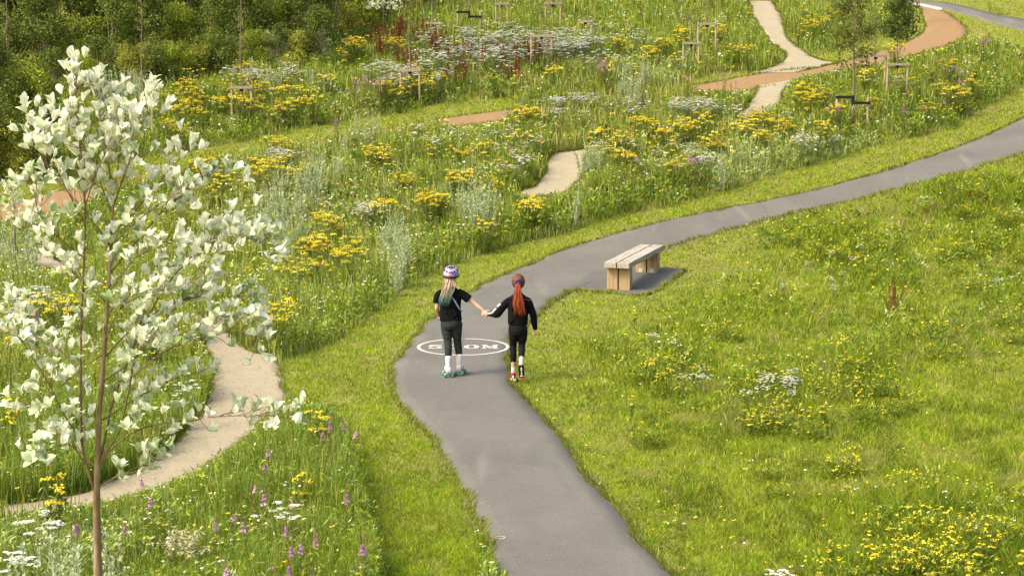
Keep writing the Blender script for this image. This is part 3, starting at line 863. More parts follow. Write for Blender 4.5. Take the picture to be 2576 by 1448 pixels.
def yarrow(seed, h=.60, spread=.20, heads=13, col=(.78, .77, .68)):
    L = NB(); FS = []; tips = []
    for k in range(heads):
        a = rng.uniform(0, 2 * math.pi); rr = spread * math.sqrt(rng.random())
        tips.append((rr * math.cos(a), rr * math.sin(a), h * rng.uniform(.78, 1.02)))
    stems_to(L, [(t[0] * .4, t[1] * .4, 0) for t in tips], tips, .004, (.17, .22, .08))
    for t in tips:
        F = NB(); FS.append(F)
        n = 20; R_ = rng.uniform(.022, .045)
        a = rng.uniform(0, 2 * math.pi, n); rr = R_ * np.sqrt(rng.random(n))
        C = np.stack([t[0] + rr * np.cos(a), t[1] + rr * np.sin(a), t[2] + .006 - rr * rr * 2], -1)
        disc_cloud(F, C, .012, col, .2, -.15)
    n = 60; q = rng.integers(0, heads, n); hh = rng.uniform(.05, .8, n); T = np.array(tips)[q]
    C = T * np.stack([hh * .6 + .4, hh * .6 + .4, hh], -1); a = rng.uniform(0, 2 * math.pi, n)
    add_leaves(L, C, np.stack([np.cos(a), np.sin(a), rng.uniform(0, .8, n)], -1), np.tile([0, 0, 1.0], (n, 1)), rng.uniform(.05, .10, n), rng.uniform(.010, .02, n), jitter(pick([GR2, SIL, GRN], [.5, .25, .25], n)))
    return L.mesh('yarrow_foliage'), heads_of(FS)

def willowherb(seed, h=.95, spikes=1):
    L = NB(); FS = []
    for k in range(spikes):
        F = NB(); FS.append(F)
        ox, oy = (rng.normal(0, .07, 2) if spikes > 1 else (0, 0)); hh = h * rng.uniform(.85, 1.05)
        lx, ly = rng.normal(0, .04, 2)
        add_tube(L, [(ox, oy, 0), (ox + lx * .5, oy + ly * .5, hh * .5), (ox + lx, oy + ly, hh)], [.006, .005, .002], 3, (.26, .16, .07), False)
        n = 46; t = rng.uniform(.12, .78, n); a = rng.uniform(0, 2 * math.pi, n)
        C = np.stack([ox + lx * t, oy + ly * t, hh * t], -1)
        add_leaves(L, C, np.stack([np.cos(a), np.sin(a), rng.uniform(.1, .7, n)], -1), np.tile([0, 0, 1.0], (n, 1)), rng.uniform(.07, .11, n), rng.uniform(.014, .022, n), jitter(pick([GR2, GRN, DRK], [.5, .3, .2], n)))
        n = 34; t = rng.uniform(0, 1, n); a = rng.uniform(0, 2 * math.pi, n)
        rr = .034 * (1 - .8 * t) * rng.uniform(.4, 1, n)
        C = np.stack([ox + lx + rr * np.cos(a), oy + ly + rr * np.sin(a), hh * .83 + t * hh * .11], -1)
        disc_cloud(F, C, .0125, (.58, .34, .50) if seed % 2 else (.52, .27, .42), .8, -.4)
        n = 12; t = rng.uniform(0, 1, n); a = rng.uniform(0, 2 * math.pi, n)
        add_leaves(F, np.stack([ox + lx + 0 * t, oy + ly + 0 * t, hh * (.94 + .08 * t)], -1), np.stack([np.cos(a), np.sin(a), np.full(n, 1.6)], -1), np.tile([0, 0, 1.0], (n, 1)), .022, .006, np.tile((.42, .17, .20), (n, 1)))
    return L.mesh('willowherb_foliage'), heads_of(FS)

def mugwort(seed, h=.95, spikes=7, col=(.44, .50, .25)):
    L, F = NB(), NB()
    for k in range(spikes):
        ox, oy = rng.normal(0, .07, 2); lx, ly = rng.normal(0, .07, 2) + np.array([ox, oy]) * .6; hh = h * rng.uniform(.7, 1.05)
        add_tube(L, [(ox, oy, 0), (ox + lx * .4, oy + ly * .4, hh * .5), (ox + lx, oy + ly, hh)], [.006, .004, .002], 3, (.30, .32, .20), False)
        n = 70; t = rng.uniform(.1, 1, n); a = rng.uniform(0, 2 * math.pi, n)
        C = np.stack([ox + lx * t, oy + ly * t, hh * t], -1)
        add_leaves(L if True else F, C, np.stack([np.cos(a), np.sin(a), rng.uniform(.5, 1.8, n)], -1), np.stack([-np.cos(a), -np.sin(a), np.ones(n)], -1), rng.uniform(.05, .11, n) * (1.15 - .6 * t), rng.uniform(.013, .024, n), jitter(pick([col, (.56, .62, .38), (.26, .33, .10)], [.6, .25, .15], n)))
    return L.mesh('mugwort_foliage')

def dock(seed, h=.85, spikes=5):
    L = NB(); FS = []
    for k in range(spikes):
        F = NB(); FS.append(F)
        ox, oy = rng.normal(0, .05, 2); lx, ly = rng.normal(0, .07, 2) + np.array([ox, oy]); hh = h * rng.uniform(.6, 1.05)
        add_tube(F, [(ox, oy, 0), (ox + lx, oy + ly, hh)], [.006, .002], 3, (.26, .09, .04), False)
        n = 90; t = rng.uniform(.35, 1, n); a = rng.uniform(0, 2 * math.pi, n); rr = .04 * (1.2 - t)
        C = np.stack([ox + lx * t + rr * np.cos(a), oy + ly * t + rr * np.sin(a), hh * t], -1)
        disc_cloud(F, C, .016, (.24, .085, .03), .9)
    n = 26; a = rng.uniform(0, 2 * math.pi, n)
    add_leaves(L, np.stack([rng.normal(0, .03, n), rng.normal(0, .03, n), rng.uniform(0, .3, n)], -1), np.stack([np.cos(a), np.sin(a), rng.uniform(.3, 1.2, n)], -1), np.tile([0, 0, 1.0], (n, 1)), rng.uniform(.12, .22, n), rng.uniform(.03, .05, n), jitter(pick([GR2, DRK, (.30, .12, .04)], [.5, .3, .2], n)))
    return L.mesh('dock_foliage'), heads_of(FS)

def poppy(seed, h=.5):
    F, L = NB(), NB()
    add_tube(L, [(0, 0, 0), (.01, 0, h * .5), (0, 0, h)], [.004, .003, .002], 3, (.18, .22, .07), False)
    a = np.arange(5) * 2 * math.pi / 5
    add_leaves(F, np.tile([0, 0, h], (5, 1)), np.stack([np.cos(a), np.sin(a), np.full(5, .55)], -1), np.stack([-np.cos(a), -np.sin(a), np.ones(5)], -1), .055, .06, np.tile((.80, .10, .03), (5, 1)))
    n = 14; a = rng.uniform(0, 6.3, n)
    add_leaves(L, np.stack([0 * a, 0 * a, rng.uniform(0, .3, n)], -1), np.stack([np.cos(a), np.sin(a), np.ones(n) * .6], -1), np.tile([0, 0, 1.0], (n, 1)), .08, .015, jitter(np.tile(GR2, (n, 1))))
    return L.mesh('poppy_foliage'), heads_of([F])

def herb_bush(seed, h=.36, w=.26):
    L = NB(); FS = []
    n = 620
    d = norm(rng.normal(0, 1, (n, 3))); d[:, 2] = np.abs(d[:, 2]); r = rng.random(n) ** .4
    C = d * r[:, None] * np.array([w * 1.25, w * 1.25, h * .8]) * rng.uniform(.5, 1.15, (n, 1))
    add_leaves(L, C, d + rng.normal(0, .6, (n, 3)) + [0, 0, .5], rng.normal(0, .5, (n, 3)) + [0, 0, 1], rng.uniform(.03, .065, n), rng.uniform(.014, .026, n), jitter(pick([(.15, .20, .016), (.20, .26, .02), (.10, .14, .012), GRN], [.35, .3, .15, .2], n), .2))
    for k in range(12):
        F = NB(); FS.append(F); a = rng.uniform(0, 6.28); rr = w * math.sqrt(rng.random()); z = h * math.sqrt(max(.1, 1 - (rr / w) ** 2 * .8)) * rng.uniform(.9, 1.1)
        add_tube(L, [(rr * .6 * math.cos(a), rr * .6 * math.sin(a), z * .6), (rr * math.cos(a), rr * math.sin(a), z)], [.003, .002], 3, (.16, .2, .03), False)
        disc_cloud(F, np.stack([rr * math.cos(a) + rng.normal(0, .014, 5), rr * math.sin(a) + rng.normal(0, .014, 5), z + rng.normal(0, .008, 5)], -1), .010, YELLOW, .3)
    return L.mesh('herb_foliage'), heads_of(FS)

def dry_plume(seed, h=.55):
    L = NB()
    for k in range(9):
        a = rng.uniform(0, 6.3); r = rng.uniform(.1, .25); hh = h * rng.uniform(.7, 1.05)
        pts = np.array([(0, 0, 0), (r * .3 * math.cos(a), r * .3 * math.sin(a), hh * .7), (r * math.cos(a), r * math.sin(a), hh)])
        add_tube(L, pts, [.004, .003, .002], 3, (.48, .42, .22), False)
        n = 26; t = rng.uniform(.0, 1, n)[:, None]; C = pts[1] * (1 - t) + pts[2] * t
        add_leaves(L, C, np.stack([rng.normal(0, 1, n), rng.normal(0, 1, n), rng.uniform(-.5, .6, n)], -1), np.tile([0, 0, 1.0], (n, 1)), rng.uniform(.03, .07, n), .012, jitter(np.tile((.62, .57, .36), (n, 1)), .1))
    return L.mesh('plume_foliage')

VAR = {
    'ragwort_plant': ([ragwort(0, .74, .27, 14, .9), ragwort(1, .74, .18, 9, 1.0), ragwort(2, .72, .30, 15, .8), ragwort(9, .6, .12, 4), ragwort(4, .70, .13, 5), ragwort(5, .76, .28, 17, .8), ragwort(6, .72, .24, 10, .6)], ('foliage', 'flower_heads'), 'ragwort', 'yellow ragwort'),
    'yarrow_plant': ([yarrow(i) for i in range(4)], ('foliage', 'flower_heads'), 'yarrow', 'white yarrow'),
    'willowherb_plant': ([willowherb(i, .95, 1 + (i > 1) * 2) for i in range(4)], ('foliage', 'flower_spike'), 'willowherb', 'pink willowherb'),
    'mugwort_plant': ([(mugwort(i),) for i in range(4)], ('foliage',), 'mugwort', 'silvery mugwort'),
    'dock_plant': ([dock(i) for i in range(3)], ('foliage', 'seed_heads'), 'dock', 'rusty red dock'),
    'poppy_plant': ([poppy(0)], ('foliage', 'flower_head'), 'poppy', 'small red poppy'),
    'yellow_herb': ([herb_bush(i) for i in range(3)], ('foliage', 'flower_heads'), 'herb', 'leafy yellow-dotted herb'),
    'dry_grass_plant': ([(dry_plume(0),)], ('foliage',), 'plant', 'pale straw feathery grass tuft'),
}
PROTO = {}
REG = []
def zone_of(x, y):
    """where a plant stands, named by what is around it"""
    if float(look(m_right, np.array([x]), np.array([y]))[0]): 
        if y < 860: return 'on the rough grass right of the wooden bench'
        if y > 1180: return 'on the rough grass in the lower right corner'
        return 'on the rough grass right of the walking girls'
    if x < 960 and y > 1020 and y > np.interp(x, [0, 480, 730], [1300, 1200, 1010]): return 'in the near left bed between gravel and asphalt paths'
    if x < 560 and y > 560: return 'behind the pale-leaved tree beside the gravel path'
    yo = np.interp(x, [0, 235, 600, 1146, 1283, 1755, 1980, 2122, 2300], [540, 490, 410, 310, 290, 222, 195, 165, 130])
    if y < yo:
        if x < 840: return 'in the far bed below the dark hedge'
        if x < 1500: return 'in the far bed among the staked saplings'
        if x < 1980: return 'in the far bed left of the upper gravel path'
        return 'in the far bed right of the upper gravel path'
    if x > 1960: return 'in the bed at right between orange and asphalt paths'
    if x > 1480: return 'in the middle bed right of the gravel patch'
    if x > 880: return 'in the middle bed left of the gravel patch'
    return 'in the middle bed right of the pale-leaved tree'

def put(name, x, y, h=None, jit=0, var=None, base=False, label=None, scale=None, force=False):
    """place a plant whose flower head is seen at (x, y) of the frame"""
    vs, parts, cat, desc = VAR[name]
    std = {'ragwort_plant': .74, 'yarrow_plant': .6, 'willowherb_plant': .88, 'mugwort_plant': .9, 'dock_plant': .7, 'poppy_plant': .5, 'dry_grass_plant': .5, 'yellow_herb': .36}[name]
    if name == 'yarrow_plant' and y < 200: std_k = 1.25
    else: std_k = 1.0
    k = (h or std * std_k * rng.uniform(.85, 1.08)) / std
    x += rng.normal(0, jit); y += rng.normal(0, jit * .35)
    G = gp(x, y, std * k * .97); G.z = float(terrain(G.y))
    bx, by, s = project(np.array([[G.x, G.y, G.z]]))
    if look(m_path, bx, by)[0]: return None
    if look(m_mown, bx, by)[0] and not force: return None
    if name in ('mugwort_plant', 'yarrow_plant', 'yellow_herb'):
        q = np.array([[G.x, G.y, G.z + std * k * f] for f in (.3, .6, .95)]); qx, qy, _s = project(q)
        if look(m_vis, qx, qy).any(): return None
    if h is None and look(m_right, bx, by)[0]: return None
    v = var if var is not None else int(rng.integers(len(vs)))
    key = (name, v, G.y < 36)
    if key not in PROTO:
        root = empty(name, (0, 0, 0))
        for me, pn in zip(vs[v], parts):
            if isinstance(me, tuple):
                if G.y < 36:
                    for q in me[1]: link(pn.rstrip('s') if pn.endswith('heads') else pn, q, M['petal'], root)
                else: link('bloom', me[0], M['petal'], root)
            else: link(pn, me, M['leaf'], root)
        PROTO[key] = root; o = root
    else:
        o = copy_tree(PROTO[key])
    o.location = (G.x, G.y, G.z - .01); o.rotation_euler = (0, 0, rng.uniform(0, 6.28)); w = k * rng.uniform(.9, 1.15)
    o.scale = (w, w, k)
    z = zone_of(float(bx[0]), float(by[0]))
    tag(o, label or desc, cat, cat + ' plants ' + z)
    if label is None: REG.append((o, desc, float(x), float(y)))
    return o

RAG = [(880, 95), (905, 92), (985, 95), (1000, 100), (865, 125), (470, 205), (420, 230), (500, 225), (440, 215), (620, 185), (650, 205), (560, 235), (640, 240), (600, 250), (700, 215), (760, 215), (690, 260), (450, 260), (500, 275), (450, 310), (470, 330), (430, 290), (480, 245), (610, 160), (1050, 165), (1110, 180), (1140, 200), (1085, 192), (970, 205), (1060, 220), (1000, 215), (1030, 200), (840, 190), (800, 245), (770, 275), (730, 250), (1145, 100), (1385, 158), (1400, 165), (1610, 155), (1670, 100), (1640, 120), (1560, 90), (1720, 70), (1800, 60), (1850, 110), (1900, 120),
       (530, 385), (520, 410), (500, 400), (550, 432), (535, 455), (640, 395), (690, 400), (665, 422), (715, 412), (750, 410), (780, 410), (955, 360), (975, 377), (940, 368), (680, 350), (720, 350), (1300, 275), (1330, 270), (1345, 275), (1150, 435), (1165, 425), (1140, 430), (965, 505), (1095, 480), (1080, 490), (1215, 550), (1205, 548), (800, 540), (830, 552), (800, 590), (822, 605), (770, 635), (740, 640), (800, 650), (780, 600), (890, 610), (870, 625), (1330, 500), (1318, 492), (1345, 510), (1570, 370), (1585, 380), (1560, 365), (1850, 435), (1820, 442), (1880, 438), (1865, 425), (1700, 400), (2060, 300), (2080, 305), (2165, 327), (2150, 345), (1640, 300), (1600, 290), (1700, 295), (1750, 285), (1550, 330), (1500, 320), (1660, 320), (1720, 310), (1300, 325), (1380, 320), (1225, 355), (1090, 350), (1170, 375), (1010, 440), (1035, 435),
       (2000, 212), (2030, 205), (2050, 222), (2075, 215), (2020, 235), (1960, 290), (1900, 290), (1990, 300), (1870, 300), (1930, 282), (2100, 260), (2040, 240), (2180, 180), (2200, 240), (2390, 150), (2400, 210), (2340, 170), (2320, 250), (2450, 190), (1920, 332), (1800, 340), (2220, 310), (2260, 320),
       (795, 1010), (812, 1014), (770, 1170), (750, 1165), (20, 990), (30, 1000), (15, 820), (60, 735), (160, 745), (150, 755), (380, 745), (345, 745), (370, 812), (150, 1165), (130, 1175), (700, 762), (672, 772), (690, 745), (2090, 20), (2050, 45), (2010, 60), (1990, 100), (2100, 70), (2160, 60), (2250, 110), (2480, 20), (2540, 30)]
for (x, y) in RAG:
    for _ in range(1 if y > 600 else 2):
        put('ragwort_plant', x, y, jit=9 if y < 1000 else 3, var=None if y < 980 else 3)
for cx, cy, sx, sy, n in [(1700, 60, 90, 25, 12), (2040, 60, 60, 25, 10), (1250, 200, 60, 15, 6), (1650, 150, 70, 25, 8), (2350, 190, 70, 30, 8), (1930, 310, 90, 20, 8), (620, 220, 120, 25, 14), (1080, 200, 70, 15, 8), (1600, 330, 120, 20, 8), (1250, 420, 90, 40, 4), (700, 400, 60, 20, 5)]:
    for _ in range(n):
        put('ragwort_plant', cx + rng.normal(0, sx), cy + rng.normal(0, sy), var=int(rng.choice([3, 4, 6])))
for (x, y) in [(1995, 582), (2150, 600), (2120, 602), (2090, 622), (2160, 625), (2200, 682), (1890, 705), (1590, 772), (1660, 792), (2110, 902), (2170, 892), (2140, 942), (1740, 912), (1590, 982), (1975, 922), (2480, 595), (2510, 575), (2330, 560), (2440, 700), (2100, 1345), (2180, 1330), (2300, 1340), (2360, 1370), (2440, 1400), (2250, 1380), (2400, 1310), (2500, 1330), (2000, 1430), (2060, 1420), (1880, 1035), (1960, 1030), (2030, 1010), (1720, 880), (2080, 1000), (2550, 1370), (2460, 1350), (2340, 1420), (2420, 1430)]:
    put('ragwort_plant', x, y, h=.34, jit=6, var=3)
for cx, cy, sx, sy, n in [(1300, 100, 110, 20, 62), (1180, 90, 60, 18, 26), (1420, 95, 60, 16, 24), (1240, 130, 90, 12, 20), (1030, 175, 50, 14, 16), (985, 160, 30, 8, 10), (1450, 243, 40, 6, 16), (1770, 258, 60, 8, 24), (1530, 90, 60, 20, 14), (700, 175, 60, 8, 12), (1300, 350, 30, 12, 8), (715, 378, 20, 5, 8), (940, 520, 30, 7, 8), (1290, 400, 20, 12, 6), (2050, 345, 40, 8, 9), (1820, 385, 60, 14, 7), (1480, 270, 50, 10, 8), (90, 740, 40, 8, 7), (30, 1390, 12, 5, 2), (60, 1300, 40, 12, 1), (720, 1262, 30, 8, 1), (500, 960, 30, 18, 4), (1600, 250, 60, 20, 8), (1950, 100, 20, 25, 8), (2230, 150, 60, 30, 6), (1650, 380, 90, 30, 8), (1100, 320, 60, 20, 6), (1800, 1448, 5, 4, 1)]:
    for _ in range(n):
        put('yarrow_plant', cx + rng.normal(0, sx), cy + rng.normal(0, sy))
for cx, cy, sx, sy, n in [(1990, 945, 40, 10, 10), (1930, 965, 30, 14, 5), (2080, 700, 60, 20, 4), (2130, 640, 60, 20, 4), (2500, 690, 30, 10, 4), (1760, 935, 30, 8, 4), (1700, 850, 30, 10, 2), (1960, 1440, 20, 4, 3)]:
    for _ in range(n):
        put('yarrow_plant', cx + rng.normal(0, sx), cy + rng.normal(0, sy), h=.26)
for (x, y) in [(665, 1155), (640, 1197), (655, 1230), (680, 1112), (820, 1040), (860, 1047), (805, 1075), (880, 1070), (830, 1055), (800, 1165), (595, 1280), (625, 1287), (540, 1285), (485, 1230), (522, 1225), (310, 1305), (450, 1330), (795, 1325), (725, 1295), (740, 1240), (730, 1355), (732, 1400), (757, 1340), (915, 1347), (820, 1440), (800, 1420), (870, 1220), (875, 1277), (365, 1180), (190, 1300), (555, 1400), (680, 1430), (770, 1060), (1030, 640), (665, 662), (805, 655), (260, 1320), (385, 1230)]:
    if rng.random() < .8: put('willowherb_plant', x, y, jit=6, h=.88 * rng.uniform(.7, 1.0), var=int(rng.integers(2)), force=True)
for cx, cy, sx, sy, n in [(930, 205, 30, 12, 16), (790, 235, 30, 10, 5), (1520, 155, 12, 8, 6), (1470, 135, 25, 8, 4), (1830, 190, 40, 8, 5), (2290, 275, 40, 10, 14), (2320, 262, 25, 8, 4), (2490, 95, 15, 5, 4), (2430, 190, 50, 25, 10), (1735, 392, 15, 6, 5), (1605, 392, 6, 3, 2), (1520, 493, 12, 4, 3), (860, 298, 4, 3, 1), (2015, 356, 3, 3, 1), (2100, 260, 30, 8, 3)]:
    for _ in range(n):
        put('willowherb_plant', cx + rng.normal(0, sx), cy + rng.normal(0, sy))
for cx, cy, sx, sy, n in [(905, 290, 28, 22, 18), (930, 255, 14, 8, 5), (990, 590, 26, 40, 12), (1020, 610, 10, 20, 5), (730, 480, 70, 35, 14), (1190, 480, 28, 16, 10), (310, 190, 30, 20, 8), (820, 420, 40, 20, 8), (1630, 160, 50, 10, 8), (1560, 185, 30, 8, 6), (690, 170, 60, 20, 8), (1900, 400, 120, 25, 10), (1480, 370, 12, 8, 4), (60, 590, 40, 30, 8), (150, 1400, 80, 15, 7), (1650, 470, 120, 20, 5)]:
    for _ in range(n):
        put('mugwort_plant', cx + rng.normal(0, sx), cy + rng.normal(0, sy))
for cx, cy, sx, sy, n in [(1020, 60, 40, 8, 12), (960, 90, 16, 10, 5), (1220, 125, 40, 10, 8), (1290, 150, 5, 8, 3), (1080, 95, 12, 8, 3), (1350, 110, 12, 8, 4), (1020, 130, 10, 10, 3), (1150, 150, 12, 8, 3)]:
    for _ in range(n):
        put('dock_plant', cx + rng.normal(0, sx), cy + rng.normal(0, sy))
put('dock_plant', 2250, 722, h=.42, var=1); put('dock_plant', 2243, 745, h=.30, var=2)
put('dock_plant', 2445, 485, h=.30); put('dock_plant', 2473, 480, h=.32); put('dock_plant', 2335, 520, h=.22)
for i, (x, y) in enumerate([(1337, 346), (1350, 350), (1364, 356), (1358, 349)]):
    put('poppy_plant', x, y, label=['leftmost small red poppy in the middle bed', 'red poppy second from the left in the middle bed', 'rightmost small red poppy in the middle bed', 'red poppy second from the right in the middle bed'][i])
put('dry_grass_plant', 470, 1345, h=.45, label='large pale feathery grass tuft in the near left bed')
put('dry_grass_plant', 430, 1350, h=.40, label='small pale feathery grass tuft left of the larger one')

for cx, cy, sx, sy, n in [(2290, 1285, 120, 35, 10), (2380, 1380, 90, 25, 9), (2200, 1370, 70, 30, 5), (2300, 1000, 200, 120, 6), (1950, 860, 150, 60, 6), (2380, 640, 120, 60, 6), (2130, 925, 60, 28, 8), (2060, 610, 60, 18, 7), (2160, 630, 50, 18, 5), (1660, 905, 35, 20, 5), (1720, 890, 35, 14, 3), (2480, 520, 60, 16, 6), (2510, 620, 50, 20, 6), (2020, 1010, 80, 20, 5), (1900, 1035, 40, 14, 2), (2340, 820, 50, 20, 2), (1880, 740, 40, 14, 1), (2540, 760, 25, 20, 3), (1700, 1080, 60, 30, 1), (2150, 1130, 60, 20, 2)]:
    for _ in range(n):
        put('yellow_herb', cx + rng.normal(0, sx), cy + rng.normal(0, sy), h=.36 * rng.uniform(.55, 1.05))

# ------------------------------------------------------------------ the pale-leaved tree in front
def whitebeam():
    global rng
    rng = np.random.default_rng(21)
    Y0 = 10.2
    root = empty('whitebeam_tree', (at_depth(250, 2000, Y0).x, Y0, 0))
    O = np.array(root.location)
    def w(px, py, dy=0.0):
        return np.array(at_depth(px, py, Y0 + dy)) - O
    base = np.array((0, 0, -.02))
    S = 1 / (FPX / Y0)
    lead = [w(243, 1240), w(245, 1170), w(250, 1050), w(258, 940), w(268, 800), w(275, 700), w(279, 600), w(284, 500), w(270, 400, .03), w(252, 300, .05), w(242, 215, .05)]
    tr = [base, w(251, 1900), w(250, 1650), w(247, 1450), w(244, 1330)] + lead
    B = NB(); P = smooth_line(tr, 4); r = np.interp(np.arange(len(P)), [0, 12, 18, 30, 45, len(P) - 1], [.034, .025, .0225, .014, .008, .003])
    r = r * (1 + .08 * np.sin(np.arange(len(P)) * 1.7))
    add_tube(B, P, r, 10)
    br = [
        ([(240, 1240), (222, 1182), (206, 1110), (203, 950), (205, 800), (212, 650), (214, 520), (205, 400), (196, 270), (189, 158)], .010, -.10),
        ([(247, 1225), (300, 1195), (350, 1182), (398, 1150)], .005, -.15),
        ([(247, 1170), (290, 1120), (350, 1080), (430, 1060), (550, 1047), (650, 1045), (738, 1052)], .006, -.2),
        ([(246, 1190), (262, 1110), (285, 1010), (325, 900), (370, 800), (440, 690), (520, 620), (600, 575)], .008, .25),
        ([(250, 1160), (300, 1080), (330, 950), (352, 860), (420, 855), (540, 800), (640, 790)], .007, -.3),
        ([(330, 950), (420, 880), (520, 850), (600, 835), (660, 890)], .005, .1),
        ([(262, 900), (330, 830), (440, 760), (560, 745), (640, 760)], .006, .4),
        ([(268, 790), (350, 720), (450, 660), (560, 620), (640, 600), (695, 625)], .006, -.2),
        ([(440, 690), (500, 620), (570, 590), (650, 560)], .004, -.1),
        ([(275, 690), (350, 600), (420, 520), (500, 465), (590, 425)], .006, .25),
        ([(278, 620), (340, 560), (420, 500), (480, 470)], .004, -.3),
        ([(281, 590), (340, 530), (400, 460), (450, 400), (480, 362)], .005, .1),
        ([(284, 520), (320, 420), (350, 330), (385, 258)], .005, -.15),
        ([(284, 500), (300, 400), (310, 320), (300, 262)], .004, .2),
        ([(262, 890), (200, 915), (130, 865), (60, 825), (25, 750)], .005, .3),
        ([(203, 930), (160, 965), (100, 1010), (52, 1022)], .004, -.1),
        ([(206, 1110), (160, 1040), (120, 960), (70, 880), (40, 840)], .005, -.3),
        ([(205, 1000), (150, 950), (110, 900), (90, 860)], .004, .35),
        ([(268, 760), (200, 700), (140, 650), (90, 600), (80, 560)], .005, .2),
        ([(212, 650), (150, 600), (100, 540), (85, 480), (75, 440)], .004, -.25),
        ([(279, 620), (220, 540), (160, 470), (110, 400), (90, 320), (65, 268)], .005, .15),
        ([(212, 560), (170, 480), (130, 400), (110, 330)], .004, -.3),
        ([(284, 540), (240, 430), (200, 350), (160, 300)], .004, -.05),
        ([(245, 1180), (200, 1130), (160, 1090), (130, 1100)], .004, .3),
        ([(222, 1182), (180, 1120), (120, 1130), (95, 1140)], .004, -.2),
        ([(250, 1060), (330, 1010), (420, 960), (520, 930)], .005, .3),
        ([(258, 960), (340, 900), (420, 800), (500, 720), (540, 700)], .005, .4),
        ([(214, 520), (240, 440), (270, 380), (330, 300)], .004, -.3),
        ([(270, 740), (330, 660), (380, 620), (440, 600)], .004, -.35),
        ([(262, 860), (300, 780), (360, 740), (450, 720), (520, 690)], .004, -.4),
        ([(196, 300), (170, 240), (185, 200)], .003, .05),
        ([(252, 320), (270, 260), (235, 195)], .003, .1),
        ([(252, 300), (330, 290), (370, 240)], .003, -.1),
    ]
    segs = []
    for pts, r0, dy in br:
        n = len(pts)
        p3 = [w(a, b, dy * (i / (n - 1)) ** .8) for i, (a, b) in enumerate(pts)]
        P = smooth_line(p3, 5)
        Bb = NB(); add_tube(Bb, P, np.linspace(r0, r0 * .25, len(P)), 6)
        segs.append((P, Bb))
    # twigs and leaf rosettes
    lf = NB(); tb = NB()
    tips = []
    for P, tw in segs + [(smooth_line([q for q in lead[3:]], 5), tb)]:
        n = len(P)
        L = np.linalg.norm(np.diff(P, axis=0), axis=1).sum()
        m = int(L / .034) + 2
        for k in range(m):
            t = .22 + .78 * rng.random()
            i = min(n - 2, int(t * (n - 1)))
            q = P[i]; d = norm(P[i + 1] - P[i])
            dd = norm(d * .55 + rng.normal(0, .5, 3) + np.array([0, 0, .35]))
            ln = rng.uniform(.04, .15)
            e = q + dd * ln
            add_tube(tw, [q, (q + e) / 2 + rng.normal(0, .006, 3), e], [.0022, .0018, .0012], 4, cap=False)
            tips.append((e, norm(dd + np.array([0, 0, .7])), 1.0))
        tips.append((P[-1], norm(P[-1] - P[-3] + np.array([0, 0, .02])), 1.25))
    for P, Bb in segs: Bb.build('branch', M['twig'], root, True)
    B.V += [v for v in tb.V]; B.C += tb.C; B.T += [t + B.n for t in tb.T]; B.Q += [t + B.n for t in tb.Q]; B.n += tb.n
    B.build('trunk', M['bark'], root, True)
    def leaf(C, D, N, L, W, col):
        """oval cupped leaf: 3x4 grid"""
        D = norm(D); S = norm(np.cross(D, N)); U = norm(np.cross(S, D))
        ts = [0, .14, .38, .64, .86, 1.0]; ws = [.06, .58, 1.0, .98, .62, .10]
        V = []
        for t, ww in zip(ts, ws):
            c = C + D * L * t + U * L * (.12 * math.sin(t * 3.0) - .30 * bend * t * t)
            for u in (-1, 0, 1):
                V.append(c + S * W * .5 * ww * u + U * W * .16 * abs(u) * ww)
        Q = []
        for i in range(5):
            for j in range(2):
                a = i * 3 + j; Q.append([a, a + 1, a + 4, a + 3])
        lf.add(V, Q=Q, C=col)
    for e, ax, sc in tips:
        k = int(rng.integers(3, 7))
        ph = rng.uniform(0, 6.28)
        a1 = norm(np.cross(ax, rng.normal(0, 1, 3))); a2 = np.cross(ax, a1)
        hz = np.clip((e[2] - 1.7) / 2.4, 0, 1)
        young = rng.random() < .35 + .55 * hz
        for j in range(k):
            an = ph + j * 2 * math.pi / k + rng.normal(0, .25)
            rad = a1 * math.cos(an) + a2 * math.sin(an)
            op = rng.uniform(.2, .75) if young else rng.uniform(.45, 1.3)
            D = norm(ax + rad * op + np.array([0, 0, .12]))
            N = norm(ax * op - rad)
            L = rng.uniform(.050, .082) * sc; W = L * rng.uniform(.48, .60); bend = rng.uniform(-.2, .5)
            if young: col = np.array((.86, .87, .68)) * rng.uniform(.88, 1.08)
            else: col = np.array((.60, .66, .42)) * rng.uniform(.75, 1.15)
            if rng.random() < .09: col = np.array((.28, .38, .14))
            leaf(e - ax * .01 + rad * .004, D, N, L, W, np.clip(col, 0, .88))
    lf.build('crown', M['felt'], root, True)
    tag(root, 'young whitebeam tree with pale silvery leaves at the left front', 'tree')
    print('whitebeam rosettes', len(tips))
whitebeam()

